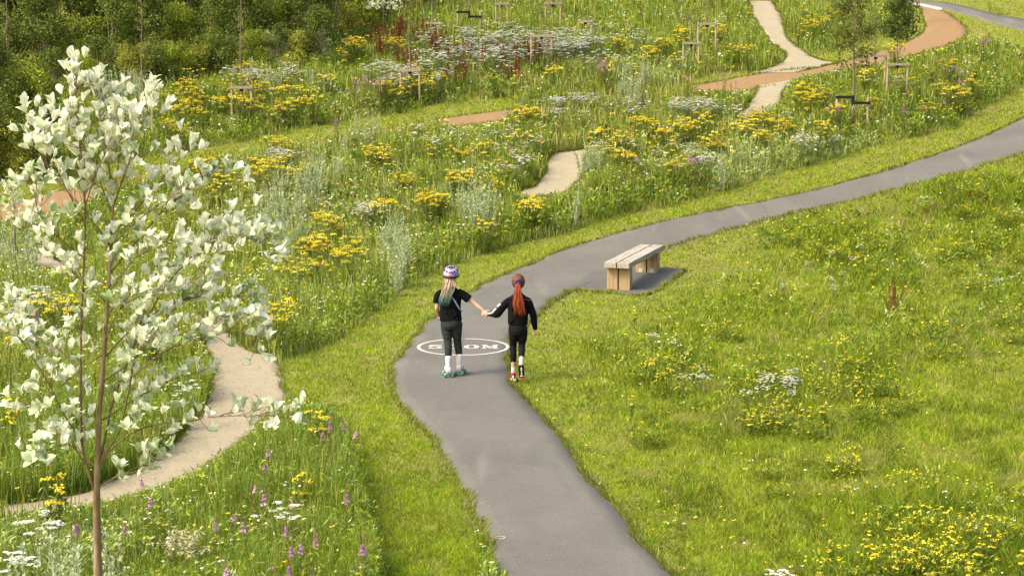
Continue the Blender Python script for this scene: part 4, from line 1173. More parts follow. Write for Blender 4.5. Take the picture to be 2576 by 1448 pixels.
# ------------------------------------------------------------------ staked young trees
def post(B, x, y, z0, z1, r):
    add_tube(B, [(x, y, z0), (x, y, z0 + .3 * (z1 - z0)), (x, y, z1 - .01), (x, y, z1)], [r, r * .98, r * .95, r * .8], 10, cap=True)
def stake_frame(pxl, pxr, ytop, label, h=.95, bar=True, strap=False, turn=0.0, r=.030):
    """frame seen with its top at ytop between pxl and pxr"""
    mx = (pxl + pxr) / 2
    G = gp(mx, ytop, h)
    z = float(terrain(G.y)); s = FPX / G.y
    wd = (pxr - pxl) / s / max(.3, math.cos(turn))
    root = empty('tree_stakes', (G.x, G.y, z), turn)
    for sx in (-1, 1):
        B = NB(); post(B, sx * wd / 2, 0, -.1, h, r); B.build('post', M['stake'], root, False)
    if bar:
        bm = bmesh.new(); bevel_box(bm, (-wd / 2 - .04, -r - .028, h - .085), (wd / 2 + .04, -r - .002, h - .02), .004)
        bm_obj('crossbar', bm, M['crossbar'], root)
    if strap:
        bm = bmesh.new()
        bevel_box(bm, (-wd / 2 - .04, -r - .010, h - .08), (.03, -r - .001, h - .01), .002)
        bevel_box(bm, (.0, -r - .020, h - .22), (wd / 2 + .05, -r - .011, h - .15), .002)
        bevel_box(bm, (-.035, -r - .030, h - .24), (.035, -r - .021, h), .002)
        bm_obj('tie', bm, M['rubber'], root)
    elif bar:
        bm = bmesh.new(); bevel_box(bm, (-.045, -.03, h - .14), (.045, .05, h - .045), .01)
        bm_obj('tie', bm, M['rubber'], root)
    tag(root, label, 'tree stakes', 'stake frames around the young trees')
    return G, z

def sapling(G, z, H, crown0, label, kind='thin', lean=0.0, dx=0.0, dens=1.0):
    root = empty('young_tree', (G.x + dx, G.y + .06, z))
    B = NB(); n = 10
    t = np.linspace(0, 1, n)
    P = np.stack([lean * t ** 1.5 + .02 * np.sin(t * 9), .02 * np.cos(t * 7), H * t - .02], -1)
    r0 = .024 if kind != 'pine' else .036
    add_tube(B, P, np.linspace(r0, .006, n), 7); B.build('trunk', M['far_bark'], root, True)
    L = NB(); tw = NB()
    nb = int({'thin': 14, 'pine': 54, 'oak': 46}[kind] * dens)
    for k in range(nb):
        t0 = rng.uniform(crown0, .98)
        q = np.array([lean * t0 ** 1.5, 0, H * t0])
        a = rng.uniform(0, 6.28)
        rad = {'thin': .28, 'pine': .80, 'oak': .62}[kind] * (1.1 - .7 * (t0 - crown0) / (1 - crown0)) * rng.uniform(.5, 1.1)
        up = {'thin': .9, 'pine': .15, 'oak': .5}[kind]
        e = q + np.array([math.cos(a) * rad, math.sin(a) * rad, up * rad * rng.uniform(.3, 1)])
        m = (q + e) / 2 + np.array([0, 0, .05 if kind == 'pine' else -.02])
        add_tube(tw, [q, m, e], [.007, .005, .002], 4, cap=False)
        nl = {'thin': 16, 'pine': 60, 'oak': 60}[kind]
        u = rng.uniform(.25, 1.0, nl)[:, None]
        C = q * (1 - u) ** 1 + e * u + rng.normal(0, .03 if kind == 'thin' else .065, (nl, 3))
        D = rng.normal(0, 1, (nl, 3)) + np.array([0, 0, .3])
        if kind == 'pine': cols = pick([(.09, .12, .015), (.15, .16, .022), (.05, .07, .01), (.20, .16, .03)], [.4, .3, .2, .1], nl); ll, wd = .10, .032
        elif kind == 'oak': cols = pick([(.06, .09, .012), (.09, .13, .015), (.14, .16, .02)], [.45, .35, .2], nl); ll, wd = .075, .045
        else: cols = pick([(.22, .24, .05), (.15, .19, .035), (.28, .25, .08)], [.5, .3, .2], nl); ll, wd = .06, .025
        add_leaves(L, C, D, rng.normal(0, 1, (nl, 3)), rng.uniform(.7, 1.2, nl) * ll, wd, jitter(cols, .15))
    tw.build('limbs', M['far_bark'], root)
    L.build('crown', M['leaf'], root)
    tag(root, label, 'tree', 'staked young trees')

FR = [
    (30, 92, 775, 'round-post tree stakes with grey crossbar at the left edge behind the pale tree', dict(h=.75, r=.05, turn=-.25), None),
    (583, 632, 215, 'tree stakes and grey crossbar among yellow flowers below the dark hedge', dict(), (3.2, .35, 'thin slender tree in the tree stakes below the dark hedge')),
    (338, 382, 255, 'tree stakes mostly hidden behind the top of the pale tree', dict(), (3.6, .35, 'thin bare-stemmed tree rising behind the pale tree')),
    (1008, 1055, 172, 'tree stakes with two stout posts beside pink willowherb', dict(), (3.2, .45, 'slim tree rising from the stakes beside pink willowherb')),
    (1337, 1388, 86, 'tall pale tree stakes in the middle of the white yarrow', dict(h=1.05), (2.8, .5, 'slim tree in the tall stakes amid white yarrow')),
    (1757, 1801, 56, 'pale tree stakes upper of the pair left of the gravel path', dict(h=1.05), (2.6, .5, 'slim tree in the upper stakes left of the gravel path')),
    (1720, 1758, 104, 'short tree stakes lower of the pair left of the gravel path', dict(h=.9), (2.8, .45, 'slim dark tree in the lower stakes left of the gravel path')),
    (2106, 2184, 240, 'low tree stakes joined by a stepped black rubber strap', dict(h=.88, bar=False, strap=True), None),
    (2179, 2228, 136, 'tree stakes with grey crossbar below the orange path bend', dict(h=.95), (2.2, .35, 'small thin tree in the stakes nearest the orange path bend')),
    (2234, 2284, 157, 'tree stakes with grey crossbar right of the orange path bend pair', dict(h=1.0), None),
    (1248, 1277, 6, 'tree stakes with pale crossbar at the top edge above the yarrow', dict(h=.95), (2.0, .3, 'slim tree at the top edge in the left pale stakes')),
    (1373, 1410, 5, 'tree stakes with pale crossbar at the top edge, rightmost above the yarrow', dict(h=.9), (2.0, .3, 'slim tree at the top edge in the right pale stakes')),
    (1152, 1208, 27, 'pale tree stakes with a black strap behind the red docks', dict(h=.85, bar=False, strap=True), (2.4, .4, 'slim dark-stemmed tree tied with a black strap behind the docks')),
    (1075, 1102, 55, 'short close pale tree stakes among the red docks', dict(h=.7), (2.2, .5, 'slim tree in the short stakes among the red docks')),
    (1457, 1488, 50, 'short brownish tree stakes at the right end of the white yarrow', dict(h=.6), None),
]
for l, r_, yt, lab, kw, tree in FR:
    G, z = stake_frame(l, r_, yt, lab, **kw)
    if tree:
        sapling(G, z, tree[0], tree[1], tree[2])
    elif 'stepped' in lab:
        sapling(G, z, 4.3, .36, 'young pine-like tree with open crown above the stepped black strap', 'pine', dx=.02, dens=.9)
    elif 'bend pair' in lab:
        sapling(G, z, 3.6, .42, 'dense dark leafy young tree right of the open-crowned one', 'oak', dx=-.02, dens=1.6)
for x, yb, H, lab in [(1700, 20, 2.0, 'bare thin sapling at the top edge left of the upper gravel path'), (1420, 25, 1.8, 'bare thin sapling stem at the top edge right of the pale stakes'), (28, 330, 4.4, 'tall thin bare stem at the far left edge before the hedge'), (1545, 30, 2.0, 'bare thin sapling at the top edge above the docks and yarrow'), (2312, 60, 1.6, 'dark thin stem beside the top of the orange path')]:
    G = gp(x, yb); sapling(G, G.z, H, .4, lab)
# small second whitebeam-like tree at the left edge
def pale_sapling(px, pyb, pyt, label, seed, wid=.22, n=90):
    G = gp(px, pyb); s = FPX / G.y; H = (pyb - pyt) / s
    root = empty('whitebeam_tree', G)
    B = NB(); add_tube(B, [(0, 0, -.02), (.01, 0, H * .5), (0, 0, H * .92)], [.022, .016, .006], 7); B.build('trunk', M['far_bark'], root, True)
    L = NB(); a = rng.uniform(0, 6.28, n); t = rng.uniform(.55, 1, n); rr = wid * rng.random(n) ** .6
    base = np.stack([rr * np.cos(a), rr * np.sin(a), H * t], -1)
    for k in range(5):
        D = rng.normal(0, .6, (n, 3)) + np.array([0, 0, .9])
        add_leaves(L, base, D, rng.normal(0, 1, (n, 3)), rng.uniform(.06, .09, n), .04, jitter(np.tile((.72, .75, .50), (n, 1)), .12))
    L.build('crown', M['felt'], root)
    tw = NB()
    for q in base[:40]: add_tube(tw, [(0, 0, q[2] - .15), q], [.004, .002], 4, cap=False)
    tw.build('branches', M['far_bark'], root)
    tag(root, label, 'tree')
pale_sapling(40, 690, 455, 'small pale-leaved tree at the left edge in front of the orange path', 1, .20, 70)
pale_sapling(965, 115, -45, 'small whitish-leaved tree at the top edge where the hedge ends', 2, .62, 190)

# ------------------------------------------------------------------ shrubs of the dark hedge
def shrub_meshes(seed, H, W, cols, wts, n=5200, ll=.085, lw=.045, spiky=False):
    L = NB(); T = NB()
    lobes = []
    for k in range(15):
        a = rng.uniform(0, 6.28); rr = W * .5 * rng.random() ** .5; z = H * rng.uniform(.12, .9)
        lobes.append((rr * math.cos(a) * (1.15 - z / H * .55), rr * math.sin(a) * (1.15 - z / H * .55), z, rng.uniform(.2, .42) * W * .55))
        q = lobes[-1]
        add_tube(T, [(0, 0, -.05), (q[0] * .35, q[1] * .35, q[2] * .45), (q[0], q[1], q[2])], [.035, .02, .006], 5, cap=False)
    lo = np.array(lobes); idx = rng.integers(0, len(lo), n); q = lo[idx]
    d = norm(rng.normal(0, 1, (n, 3))); r = q[:, 3] * (.55 + .5 * rng.random(n) ** .5) * (1 + .25 * np.sin(d[:, 0] * 7 + idx) * np.cos(d[:, 2] * 6))
    C = q[:, :3] + d * r[:, None] * np.array([1, 1, 1.15]); C[:, 2] = np.maximum(C[:, 2], .03)
    D = d * .6 + rng.normal(0, .7, (n, 3)) + np.array([0, 0, .5 if spiky else .1])
    N = d + rng.normal(0, .5, (n, 3)) + np.array([0, 0, .5])
    tone = pick(cols, wts, n) * (.8 + .4 * (np.sin(idx * 12.9) * .5 + .5))[:, None]
    add_leaves(L, C, D, N, rng.uniform(.7, 1.3, n) * ll, lw, jitter(tone, .2))
    return T.mesh('shrub_stems'), L.mesh('shrub_leaves')
oliv = [(.12, .175, .018), (.20, .25, .028), (.055, .085, .012), (.24, .23, .04)]
SH = {
    'dark': [shrub_meshes(i, 2.6, 1.9, oliv, [.35, .2, .35, .1], 5600) for i in range(3)],
    'brown': [shrub_meshes(5, 2.0, 1.9, [(.29, .30, .035), (.21, .20, .030), (.35, .36, .04)], [.4, .3, .3], 5600)],
    'bright': [shrub_meshes(7, 1.9, 1.6, [(.25, .31, .020), (.34, .38, .030), (.15, .20, .014)], [.4, .3, .3], 5200)],
    'silver': [shrub_meshes(9, 1.5, 1.2, [(.42, .48, .26), (.30, .36, .15), (.18, .24, .07)], [.45, .35, .2], 3600, .10, .022, True)],
}
LABS = {'dark': 'dark olive hedge shrub', 'brown': 'brownish hedge shrub', 'bright': 'fresh green hedge shrub', 'silver': 'silvery hedge shrub'}
SP_ = {}
def shrub(kind, px, py, sc, grp=True, label=None):
    v = int(rng.integers(len(SH[kind]))); key = (kind, v)
    if key not in SP_:
        o = empty('hedge_shrub', (0, 0, 0))
        link('stems', SH[kind][v][0], M['far_bark'], o); link('leaves', SH[kind][v][1], M['leaf'], o); SP_[key] = o
    else: o = copy_tree(SP_[key])
    o.location = gp(px, py); o.rotation_euler = (0, 0, rng.uniform(0, 6.28)); o.scale = (sc * rng.uniform(.9, 1.15), sc * rng.uniform(.9, 1.15), sc)
    tag(o, LABS[kind], 'shrub', 'shrubs of the hedge')
    REG.append((o, label or LABS[kind], float(px), float(py)))
for i, x in enumerate(range(-240, 90, 62)): shrub(['dark', 'brown', 'dark'][i % 3], x, 440 + rng.uniform(-15, 10), .75)
for i, x in enumerate(range(-220, 130, 75)): shrub(['dark', 'bright', 'dark'][i % 3], x, 340 + rng.uniform(-15, 10), .95)
for i, x in enumerate(range(70, 830, 62)): shrub(['brown', 'dark', 'bright', 'dark', 'brown', 'dark', 'bright'][i % 7], x + rng.uniform(-12, 12), np.interp(x, [70, 430, 830], [258, 205, 168]) + rng.uniform(-8, 4), rng.uniform(.48, .72))
for i, x in enumerate(range(-200, 960, 80)): shrub(['dark', 'dark', 'bright'][i % 3], x + rng.uniform(-20, 20), np.interp(x, [-200, 70, 830, 960], [250, 195, 125, 70]) + rng.uniform(-10, 10), rng.uniform(.8, 1.05))
for i, x in enumerate(range(-250, 1100, 90)): shrub('dark', x + rng.uniform(-20, 20), np.interp(x, [-200, 830, 1100], [130, 70, 0]) + rng.uniform(-10, 10), rng.uniform(1.1, 1.4))
for i, x in enumerate(range(-250, 1300, 110)): shrub('dark', x, np.interp(x, [-200, 1300], [30, -40]), 1.4)
shrub('silver', 705, 172, .80); shrub('silver', 745, 165, .6); shrub('silver', 800, 150, .65); shrub('silver', 735, 40, .9)
shrub('brown', 880, 95, .6); shrub('dark', 940, 60, .7); shrub('brown', 1010, 30, .6); shrub('dark', 1080, 15, .6)
for x in range(1180, 2240, 95):
    shrub(['bright', 'dark'][(x // 95) % 2], x, -30 + rng.uniform(-8, 8), .45, label='low green bush')

# ------------------------------------------------------------------ bench
def bench():
    # near and far ends of the seat on the ground
    a = at_depth(1561, 728, 30.55); 
    root = empty('wooden_bench', (0, 0, 0))
    h = .49; 
    n0 = gp(1551, 663, h); f0 = gp(1640, 613, h)
    d = Vector((f0.x - n0.x, f0.y - n0.y, 0)); L = d.length; ang = math.atan2(d.y, d.x)
    z = float(terrain((n0.y + f0.y) / 2)) * .5 + .014
    root.location = (n0.x, n0.y, z); root.rotation_euler = (0, 0, ang)
    W = .215; gap = .022; t = .095
    e0 = math.pi / 2 - ang
    def shear(bm):   # board ends are cut square to the path, not to the bench
        for v in bm.verts: pass
    for s in (-1, 1):
        lo, hi = (gap / 2, gap / 2 + W) if s > 0 else (-gap / 2 - W, -gap / 2)
        bm = bmesh.new(); bevel_box(bm, (0, lo, h - t), (L, hi, h), .007)
        o = bm_obj('seat_board', bm, M['oak_top2'], root)
        for bx0 in (.23, L - .32):
            for by0 in (lo + .06, hi - .06):
                bm = bmesh.new(); bmesh.ops.create_cone(bm, cap_ends=True, segments=12, radius1=.011, radius2=.009, depth=.006, matrix=Matrix.Translation((bx0, by0, h + .002)))
                bm_obj('bolt', bm, M['rubber'], o)
    for x0 in (.13, L - .42):
        for s in (-1, 1):
            lo, hi = (.012, .205) if s > 0 else (-.205, -.012)
            bm = bmesh.new(); bevel_box(bm, (x0, lo, -.05), (x0 + .20, hi, h - t - .002), .006)
            o = bm_obj('leg', bm, M['oak_leg2'], root)
            if x0 > 1:
                bm = bmesh.new(); bevel_box(bm, (x0 - .010, lo + .06, -.02), (x0 - .002, hi - .055, .095), .002)
                bm_obj('bracket', bm, M['bracket'], o)
    tag(root, 'wooden bench of two thick boards on four stout posts beside the path', 'bench')
M['oak_top2'] = timber('weathered oak boards', (.52, .48, .40), (.74, .70, .61), (.36, .31, .23), (.6, 11, 11))
M['oak_leg2'] = timber('fresh oak posts', (.54, .38, .19), (.72, .52, .28), (.38, .27, .14), (11, 11, .5))
bench()

# ------------------------------------------------------------------ people
def plain(name, col, rough=.8, spec=.25, var=.25, scale=40, bump=.15):
    c = np.array(col)
    return noise_mat(name, tuple(c * (1 - var)), tuple(np.minimum(c * (1 + var), 1.5)), scale, rough, bump, 5, spec=spec, bdist=.004)
M['skin'] = plain('skin', (.80, .52, .40), .55, .4, .06, 12, .05)
M['black_cloth'] = plain('black jersey', (.010, .010, .012), .95, .1, .35, 25, .4)
M['legging'] = plain('black leggings', (.012, .011, .016), .8, .15, .3, 25, .2)
M['grey_cloth'] = plain('charcoal joggers', (.048, .060, .058), .95, .1, .3, 20, .5)
M['boot'] = plain('pale pink skate boot', (1.32, 1.20, 1.24), .5, .4, .08, 15)
M['mint'] = plain('mint plastic', (.16, .48, .36), .4, .5, .1)
M['whiteplastic'] = plain('white plastic', (.75, .76, .76), .4, .5, .06)
M['red_shoe'] = plain('red canvas', (.55, .05, .07), .8, .2, .15)
M['white_rub'] = plain('white rubber', (1.3, 1.25, 1.22), .6, .3, .06)
M['sock'] = plain('white sock', (1.15, 1.02, 1.05), .9, .1, .1, 60)
M['pink_sock'] = plain('pink sock', (.75, .30, .34), .9, .1, .1, 60)
M['dark_sole'] = plain('black sole', (.02, .018, .018), .7, .2, .2)
M['orange_sole'] = plain('orange rubber', (.80, .22, .07), .6, .3, .1)
M['stripe'] = plain('white stripe', (1.25, 1.25, 1.28), .8, .2, .05)
M['scrunchie'] = plain('blue scrunchie', (.06, .05, .32), .8, .2, .3)
M['strap'] = plain('pale blue strap', (.32, .40, .62), .7, .2, .15)
M['hair'] = attr_mat('hair', .5, .3)
M['vent'] = plain('black foam', (.015, .013, .02), .8, .2, .1)
M['eye'] = plain('eye', (.06, .05, .05), .2, .5, .1)
def helmet_mat():
    m, t, p = new_mat('swirled pink and violet helmet shell')
    tc = t.nodes.new('ShaderNodeTexCoord')
    n = t.nodes.new('ShaderNodeTexNoise'); n.inputs['Scale'].default_value = 9; n.inputs['Distortion'].default_value = 1.5; n.inputs['Detail'].default_value = 1
    t.links.new(tc.outputs['Object'], n.inputs['Vector'])
    r = t.nodes.new('ShaderNodeValToRGB'); cr = r.color_ramp
    cr.elements[0].position = .36; cr.elements[0].color = (.55, .17, .26, 1)
    cr.elements[1].position = .62; cr.elements[1].color = (.20, .16, .40, 1)
    e = cr.elements.new(.47); e.color = (.45, .38, .47, 1)
    e = cr.elements.new(.54); e.color = (.32, .26, .47, 1)
    t.links.new(n.outputs[0], r.inputs[0]); t.links.new(r.outputs[0], p.inputs['Base Color'])
    p.inputs['Roughness'].default_value = .3
    return m
M['helmet'] = helmet_mat()

OG = gp(1137.9, 950.0); OG.z = .02
def pz(zx, zy, d=0.0):
    """local point of the pair's frame from an enlarged-crop pixel and a depth"""
    return np.array([(zx - 500) * .00124 * (1 + d / 22.6), d, (1290 - zy) * .00126 - d * .20])

def ring_loft(B, rings, n=18, ref=(1, 0, 0)):
    """closed loft: rings = [(centre, a, b)], a along ref, b across; square to the spine"""
    c = np.array([r[0] for r in rings], float); k = len(c)
    tan = norm(np.gradient(c, axis=0)); ref = np.array(ref, float)
    a_ = norm(ref - tan * (tan @ ref)[:, None]); b_ = np.cross(tan, a_)
    th = np.linspace(0, 2 * math.pi, n, endpoint=False)
    A = np.array([r[1] for r in rings]); Bq = np.array([r[2] for r in rings])
    V = c[:, None] + a_[:, None] * (A[:, None] * np.cos(th))[..., None] + b_[:, None] * (Bq[:, None] * np.sin(th))[..., None]
    V = V.reshape(-1, 3)
    i = np.arange(k - 1)[:, None] * n; j = np.arange(n)[None]; j2 = (j + 1) % n
    Q = np.stack([i + j, i + j2, i + n + j2, i + n + j], -1).reshape(-1, 4)
    e0 = c[0] - tan[0] * min(A[0], Bq[0]) * .35; e1 = c[-1] + tan[-1] * min(A[-1], Bq[-1]) * .35
    V = np.concatenate([V, [e0], [e1]]); c0 = k * n
    T = [[c0, (q + 1) % n, q] for q in range(n)] + [[c0 + 1, (k - 1) * n + q, (k - 1) * n + (q + 1) % n] for q in range(n)]
    B.add(V, T=T, Q=Q)

def limb(B, pts, rad, n=14, m=5):
    pts = np.array(pts, float)
    P = smooth_line(pts, m) if len(pts) > 2 else pts
    r = np.interp(np.linspace(0, 1, len(P)), np.linspace(0, 1, len(rad)), rad)
    ref = (0, 1, 0) if abs(norm(pts[-1] - pts[0])[1]) < .8 else (1, 0, 0)
    ring_loft(B, [(p, q, q) for p, q in zip(P, r)], n, ref)

def ball(B, c, r, n=16):
    c = np.array(c, float); r = np.broadcast_to(r, 3)
    th = np.linspace(0, math.pi, n // 2 + 1)[1:-1]
    rings = []
    V = [c + np.array([0, 0, r[2]])]
    for t in th:
        for k in range(n):
            a = 2 * math.pi * k / n
            V.append(c + np.array([r[0] * math.sin(t) * math.cos(a), r[1] * math.sin(t) * math.sin(a), r[2] * math.cos(t)]))
    V.append(c - np.array([0, 0, r[2]]))
    m = len(th); T = [[0, 1 + k, 1 + (k + 1) % n] for k in range(n)]; Q = []
    for i in range(m - 1):
        for k in range(n):
            Q.append([1 + i * n + k, 1 + (i + 1) * n + k, 1 + (i + 1) * n + (k + 1) % n, 1 + i * n + (k + 1) % n])
    T += [[1 + m * n, 1 + (m - 1) * n + (k + 1) % n, 1 + (m - 1) * n + k] for k in range(n)]
    B.add(V, T=T, Q=Q)

def fuse(name, B, mat, parent, voxel=.006, it=3):
    """one continuous skin over the overlapping volumes"""
    me = B.mesh(name + '_raw')
    o = bpy.data.objects.new(name + '_raw', me); COL.objects.link(o)
    r = o.modifiers.new('r', 'REMESH'); r.mode = 'VOXEL'; r.voxel_size = voxel; r.use_smooth_shade = True
    s = o.modifiers.new('s', 'SMOOTH'); s.iterations = it; s.factor = .5
    dg = bpy.context.evaluated_depsgraph_get()
    me2 = bpy.data.meshes.new_from_object(o.evaluated_get(dg))
    bpy.data.objects.remove(o)
    me2.name = name
    for p in me2.polygons: p.use_smooth = True
    return link(name, me2, mat, parent)

def hand(B, wrist, d, palm_n, curl=.5, side=1, s=.85):
    """palm, four unequal bent fingers and a side thumb; d = direction, palm_n = palm normal"""
    d = norm(np.array(d, float)); pn = np.array(palm_n, float); pn = norm(pn - d * (pn @ d)); sd = np.cross(d, pn) * side
    w = np.array(wrist, float)
    ring_loft(B, [(w - d * .01, .017 * s, .015 * s), (w + d * .02 * s, .026 * s, .014 * s), (w + d * .05 * s, .034 * s, .013 * s), (w + d * .075 * s, .035 * s, .011 * s)], 12, sd)
    for k, (off, ln) in enumerate([(-.028, .052), (-.010, .062), (.010, .066), (.027, .060)]):
        p = w + d * .07 * s + sd * off * s
        pts = [p]; dd = d.copy()
        for q, f in enumerate((.45, .32, .23)):
            a = curl * (.5 + .35 * q)
            dd = norm(dd * math.cos(a) + pn * math.sin(a)); pts.append(pts[-1] + dd * ln * f * s * 1.1)
        limb(B, pts, [.0085 * s, .008 * s, .0075 * s, .006 * s], 8, 3)
    p = w + d * .02 * s + sd * .026 * s
    t1 = p + (d * .6 + sd * .75 + pn * .3) * .032 * s; t2 = t1 + (d * .85 + sd * .15 + pn * .5) * .028 * s
    limb(B, [p, t1, t2], [.011 * s, .0095 * s, .007 * s], 8, 3)

def face(B, c, r, yaw=0):
    """nose, brow, chin and ears on a head looking along +Y"""
    c = np.array(c)
    ball(B, c + [0, r * .98, -.012], [.009, .016, .014]); ball(B, c + [0, r * .55, -.062], [.035, .04, .028])
    ball(B, c + [0, r * .88, -.045], [.020, .012, .007])
    for s in (-1, 1):
        ball(B, c + [s * r * .84, .0, -.012], [.010, .017, .025])

def strands(roots, ends, colf, r=.008, wav=.01, name='hair', parent=None, sag=(0, -.02, 0), seed=0, segs=9):
    B = NB()
    for a, b in zip(roots, ends):
        a = np.array(a, float); b = np.array(b, float)
        t = np.linspace(0, 1, segs)[:, None]
        P = a * (1 - t) + b * t + np.array(sag) * np.sin(t * math.pi) + np.concatenate([np.sin(t * rng.uniform(5, 9) + rng.uniform(0, 6)) * wav, np.cos(t * rng.uniform(5, 9)) * wav * .5, 0 * t], 1) * t
        rr = r * rng.uniform(.7, 1.2) * np.interp(t.ravel(), [0, .2, .75, 1], [.8, 1.1, .8, .15])
        add_tube(B, P, rr, 5, np.array([colf(q, rng.random()) for q in t.ravel()]))
    return B.build(name, M['hair'], parent, True)

def skater():
    root = empty('person', OG)
    # body under the clothes
    B = NB(); hc = pz(490, 232, .05); hc[2] = 1.325
    ball(B, hc, [.072, .086, .098], 22); face(B, hc, .086)
    limb(B, [hc + [0, -.012, -.05], (hc[0] - .003, .04, 1.19), (-.02, .04, 1.12)], [.040, .037, .05])
    ring_loft(B, [((-.02, .045, .76), .115, .085), ((-.02, .045, .88), .108, .078), ((-.018, .045, 1.0), .12, .083), ((-.016, .045, 1.09), .135, .075), ((-.014, .045, 1.15), .075, .05)])
    # right arm to the joined hands
    sh = np.array([.118, .03, 1.108]); el = np.array([.292, .0, .975]); wr = np.array([.425, -.05, .875])
    limb(B, [sh, (sh + el) / 2 + [0, 0, .006], el, (el + wr) / 2 + [0, 0, -.004], wr], [.037, .034, .029, .027, .018])
    hand(B, wr, (.75, -.12, -.62), (.3, -.9, -.2), .75, -1, .9)
    # left arm hanging, forearm forward
    sl = np.array([-.165, .04, 1.10]); e2 = np.array([-.197, .03, .905]); w2 = np.array([-.178, .13, .790])
    limb(B, [sl, (sl + e2) / 2, e2, (e2 + w2) / 2, w2], [.036, .033, .028, .025, .018])
    hand(B, w2, (.25, .55, -.75), (1, 0, .2), .5, 1, .9)
    for s, k, a in ((-1, (-.055, .03, .47), (-.048, -.02, .26)), (1, (.06, .10, .47), (.082, .11, .27))):
        limb(B, [(s * .065 - .015, .045, .76), (s * .062 - .01, .06, .6), k, a], [.07, .062, .045, .032])
    fuse('body', B, M['skin'], root, .0042, 2)
    # T-shirt
    B = NB()
    ring_loft(B, [((-.018, .045, .742), .148, .108), ((-.020, .045, .80), .142, .102), ((-.022, .045, .90), .137, .096), ((-.020, .045, 1.0), .140, .098), ((-.018, .045, 1.07), .152, .094), ((-.016, .045, 1.12), .148, .082), ((-.014, .045, 1.155), .095, .062), ((-.012, .042, 1.185), .048, .046)], 26)
    limb(B, [(.08, .04, 1.115), (.14, .03, 1.085), (.222, .018, 1.022)], [.052, .056, .060], 16)
    limb(B, [(-.12, .045, 1.115), (-.18, .04, 1.07), (-.203, .036, .975)], [.050, .052, .052], 16)
    # soft folds
    for q in range(9):
        zz = .76 + .03 * q; sx = rng.choice([-1, 1])
        limb(B, [(-.02 + sx * rng.uniform(.02, .12), -.045 + .008 * q % 3 * .01, zz), (-.02 + sx * rng.uniform(.0, .10), -.050, zz + rng.uniform(.03, .07))], [.012, .009], 8)
    fuse('t_shirt', B, M['black_cloth'], root, .006, 3)
    # joggers
    B = NB()
    ring_loft(B, [((-.015, .045, .80), .125, .092), ((-.013, .045, .74), .138, .108), ((-.010, .045, .68), .138, .112), ((-.008, .047, .64), .125, .095)], 24)
    for s, hx, pts, rr in ((-1, 0, [(-.078, .045, .70), (-.070, .05, .58), (-.058, .035, .46), (-.052, -.005, .35), (-.050, -.02, .245)], [.078, .070, .053, .050, .043]),
                           (1, 0, [(.060, .05, .70), (.058, .07, .58), (.066, .10, .46), (.078, .11, .35), (.088, .11, .262)], [.078, .070, .053, .050, .043])):
        limb(B, pts, rr, 18)
        for q in (0.30, .34, .39, .44, .52):
            i = np.interp(q, [.25, .35, .46, .58], [0, 1, 2, 3]); zc = q
            P = np.array(pts)[::-1]; xx = np.interp(zc, P[:, 2], P[:, 0]); yy = np.interp(zc, P[:, 2], P[:, 1]); rad = np.interp(zc, P[:, 2], np.array(rr)[::-1])
            limb(B, [(xx - rad * .8, yy - rad * .5, zc + rng.uniform(-.01, .01)), (xx, yy - rad * .93, zc + rng.uniform(-.012, .012)), (xx + rad * .8, yy - rad * .5, zc)], [.007, .010, .007], 8, 3)
    fuse('joggers', B, M['grey_cloth'], root, .006, 2)
    # roller skates
    def skate(ax, ay, ang):
        c, s = math.cos(ang), math.sin(ang)
        def T(x, y, z): return np.array([ax + x * c + y * s, ay - x * s + y * c, z])
        B = NB()
        ring_loft(B, [(T(0, .0, .275), .044, .048), (T(0, -.002, .22), .040, .045), (T(0, .0, .17), .037, .045), (T(0, .012, .13), .036, .052), (T(0, .03, .095), .036, .07)], 18)
        ring_loft(B, [(T(0, -.045, .105), .030, .026), (T(0, -.01, .11), .037, .036), (T(0, .06, .105), .040, .034), (T(0, .12, .10), .041, .028), (T(0, .165, .095), .032, .020)], 18, T(1, 0, 0) - T(0, 0, 0))
        boot = fuse('roller_skate', B, M['boot'], root, .005, 2)
        bm = bmesh.new()
        bevel_box(bm, (-.030, -.065, .066), (.030, .175, .080), .004)
        bevel_box(bm, (-.024, -.068, .080), (.024, .0, .094), .004)
        bevel_box(bm, (-.045, -.035, .040), (.045, -.015, .060), .004); bevel_box(bm, (-.045, .125, .040), (.045, .145, .060), .004)
        bevel_box(bm, (-.014, -.040, .05), (.014, -.010, .068), .003); bevel_box(bm, (-.014, .120, .05), (.014, .150, .068), .003)
        Mt = Matrix.Translation((ax, ay, 0)) @ Matrix.Rotation(-ang, 4, 'Z')
        bmesh.ops.transform(bm, matrix=Mt, verts=bm.verts)
        bm_obj('plate', bm, M['whiteplastic'], boot)
        bm = bmesh.new(); bmesh.ops.create_cone(bm, cap_ends=True, segments=14, radius1=.016, radius2=.022, depth=.035, matrix=Mt @ Matrix.Translation((0, .185, .045)) @ Matrix.Rotation(.5, 4, 'X'))
        bm_obj('toe_stop', bm, M['mint'], boot)
        for sx in (-1, 1):
            for yy in (-.025, .135):
                bm = bmesh.new()
                m0 = Mt @ Matrix.Translation((sx * .048, yy, .030)) @ Matrix.Rotation(math.pi / 2, 4, 'Y')
                bmesh.ops.create_cone(bm, cap_ends=True, segments=24, radius1=.030, radius2=.030, depth=.032, matrix=m0)
                bmesh.ops.bevel(bm, geom=[e for e in bm.edges if len(e.link_faces) == 2 and any(len(f.verts) > 4 for f in e.link_faces)], offset=.005, segments=2, affect='EDGES')
                bm_obj('wheel', bm, M['mint'], boot, True)
                # hub
        return boot
    skate(-.048, -.035, -.18); skate(.090, .085, .16)
    # helmet shell
    hp = hc + np.array([0, .002, .030])
    bm = bmesh.new()
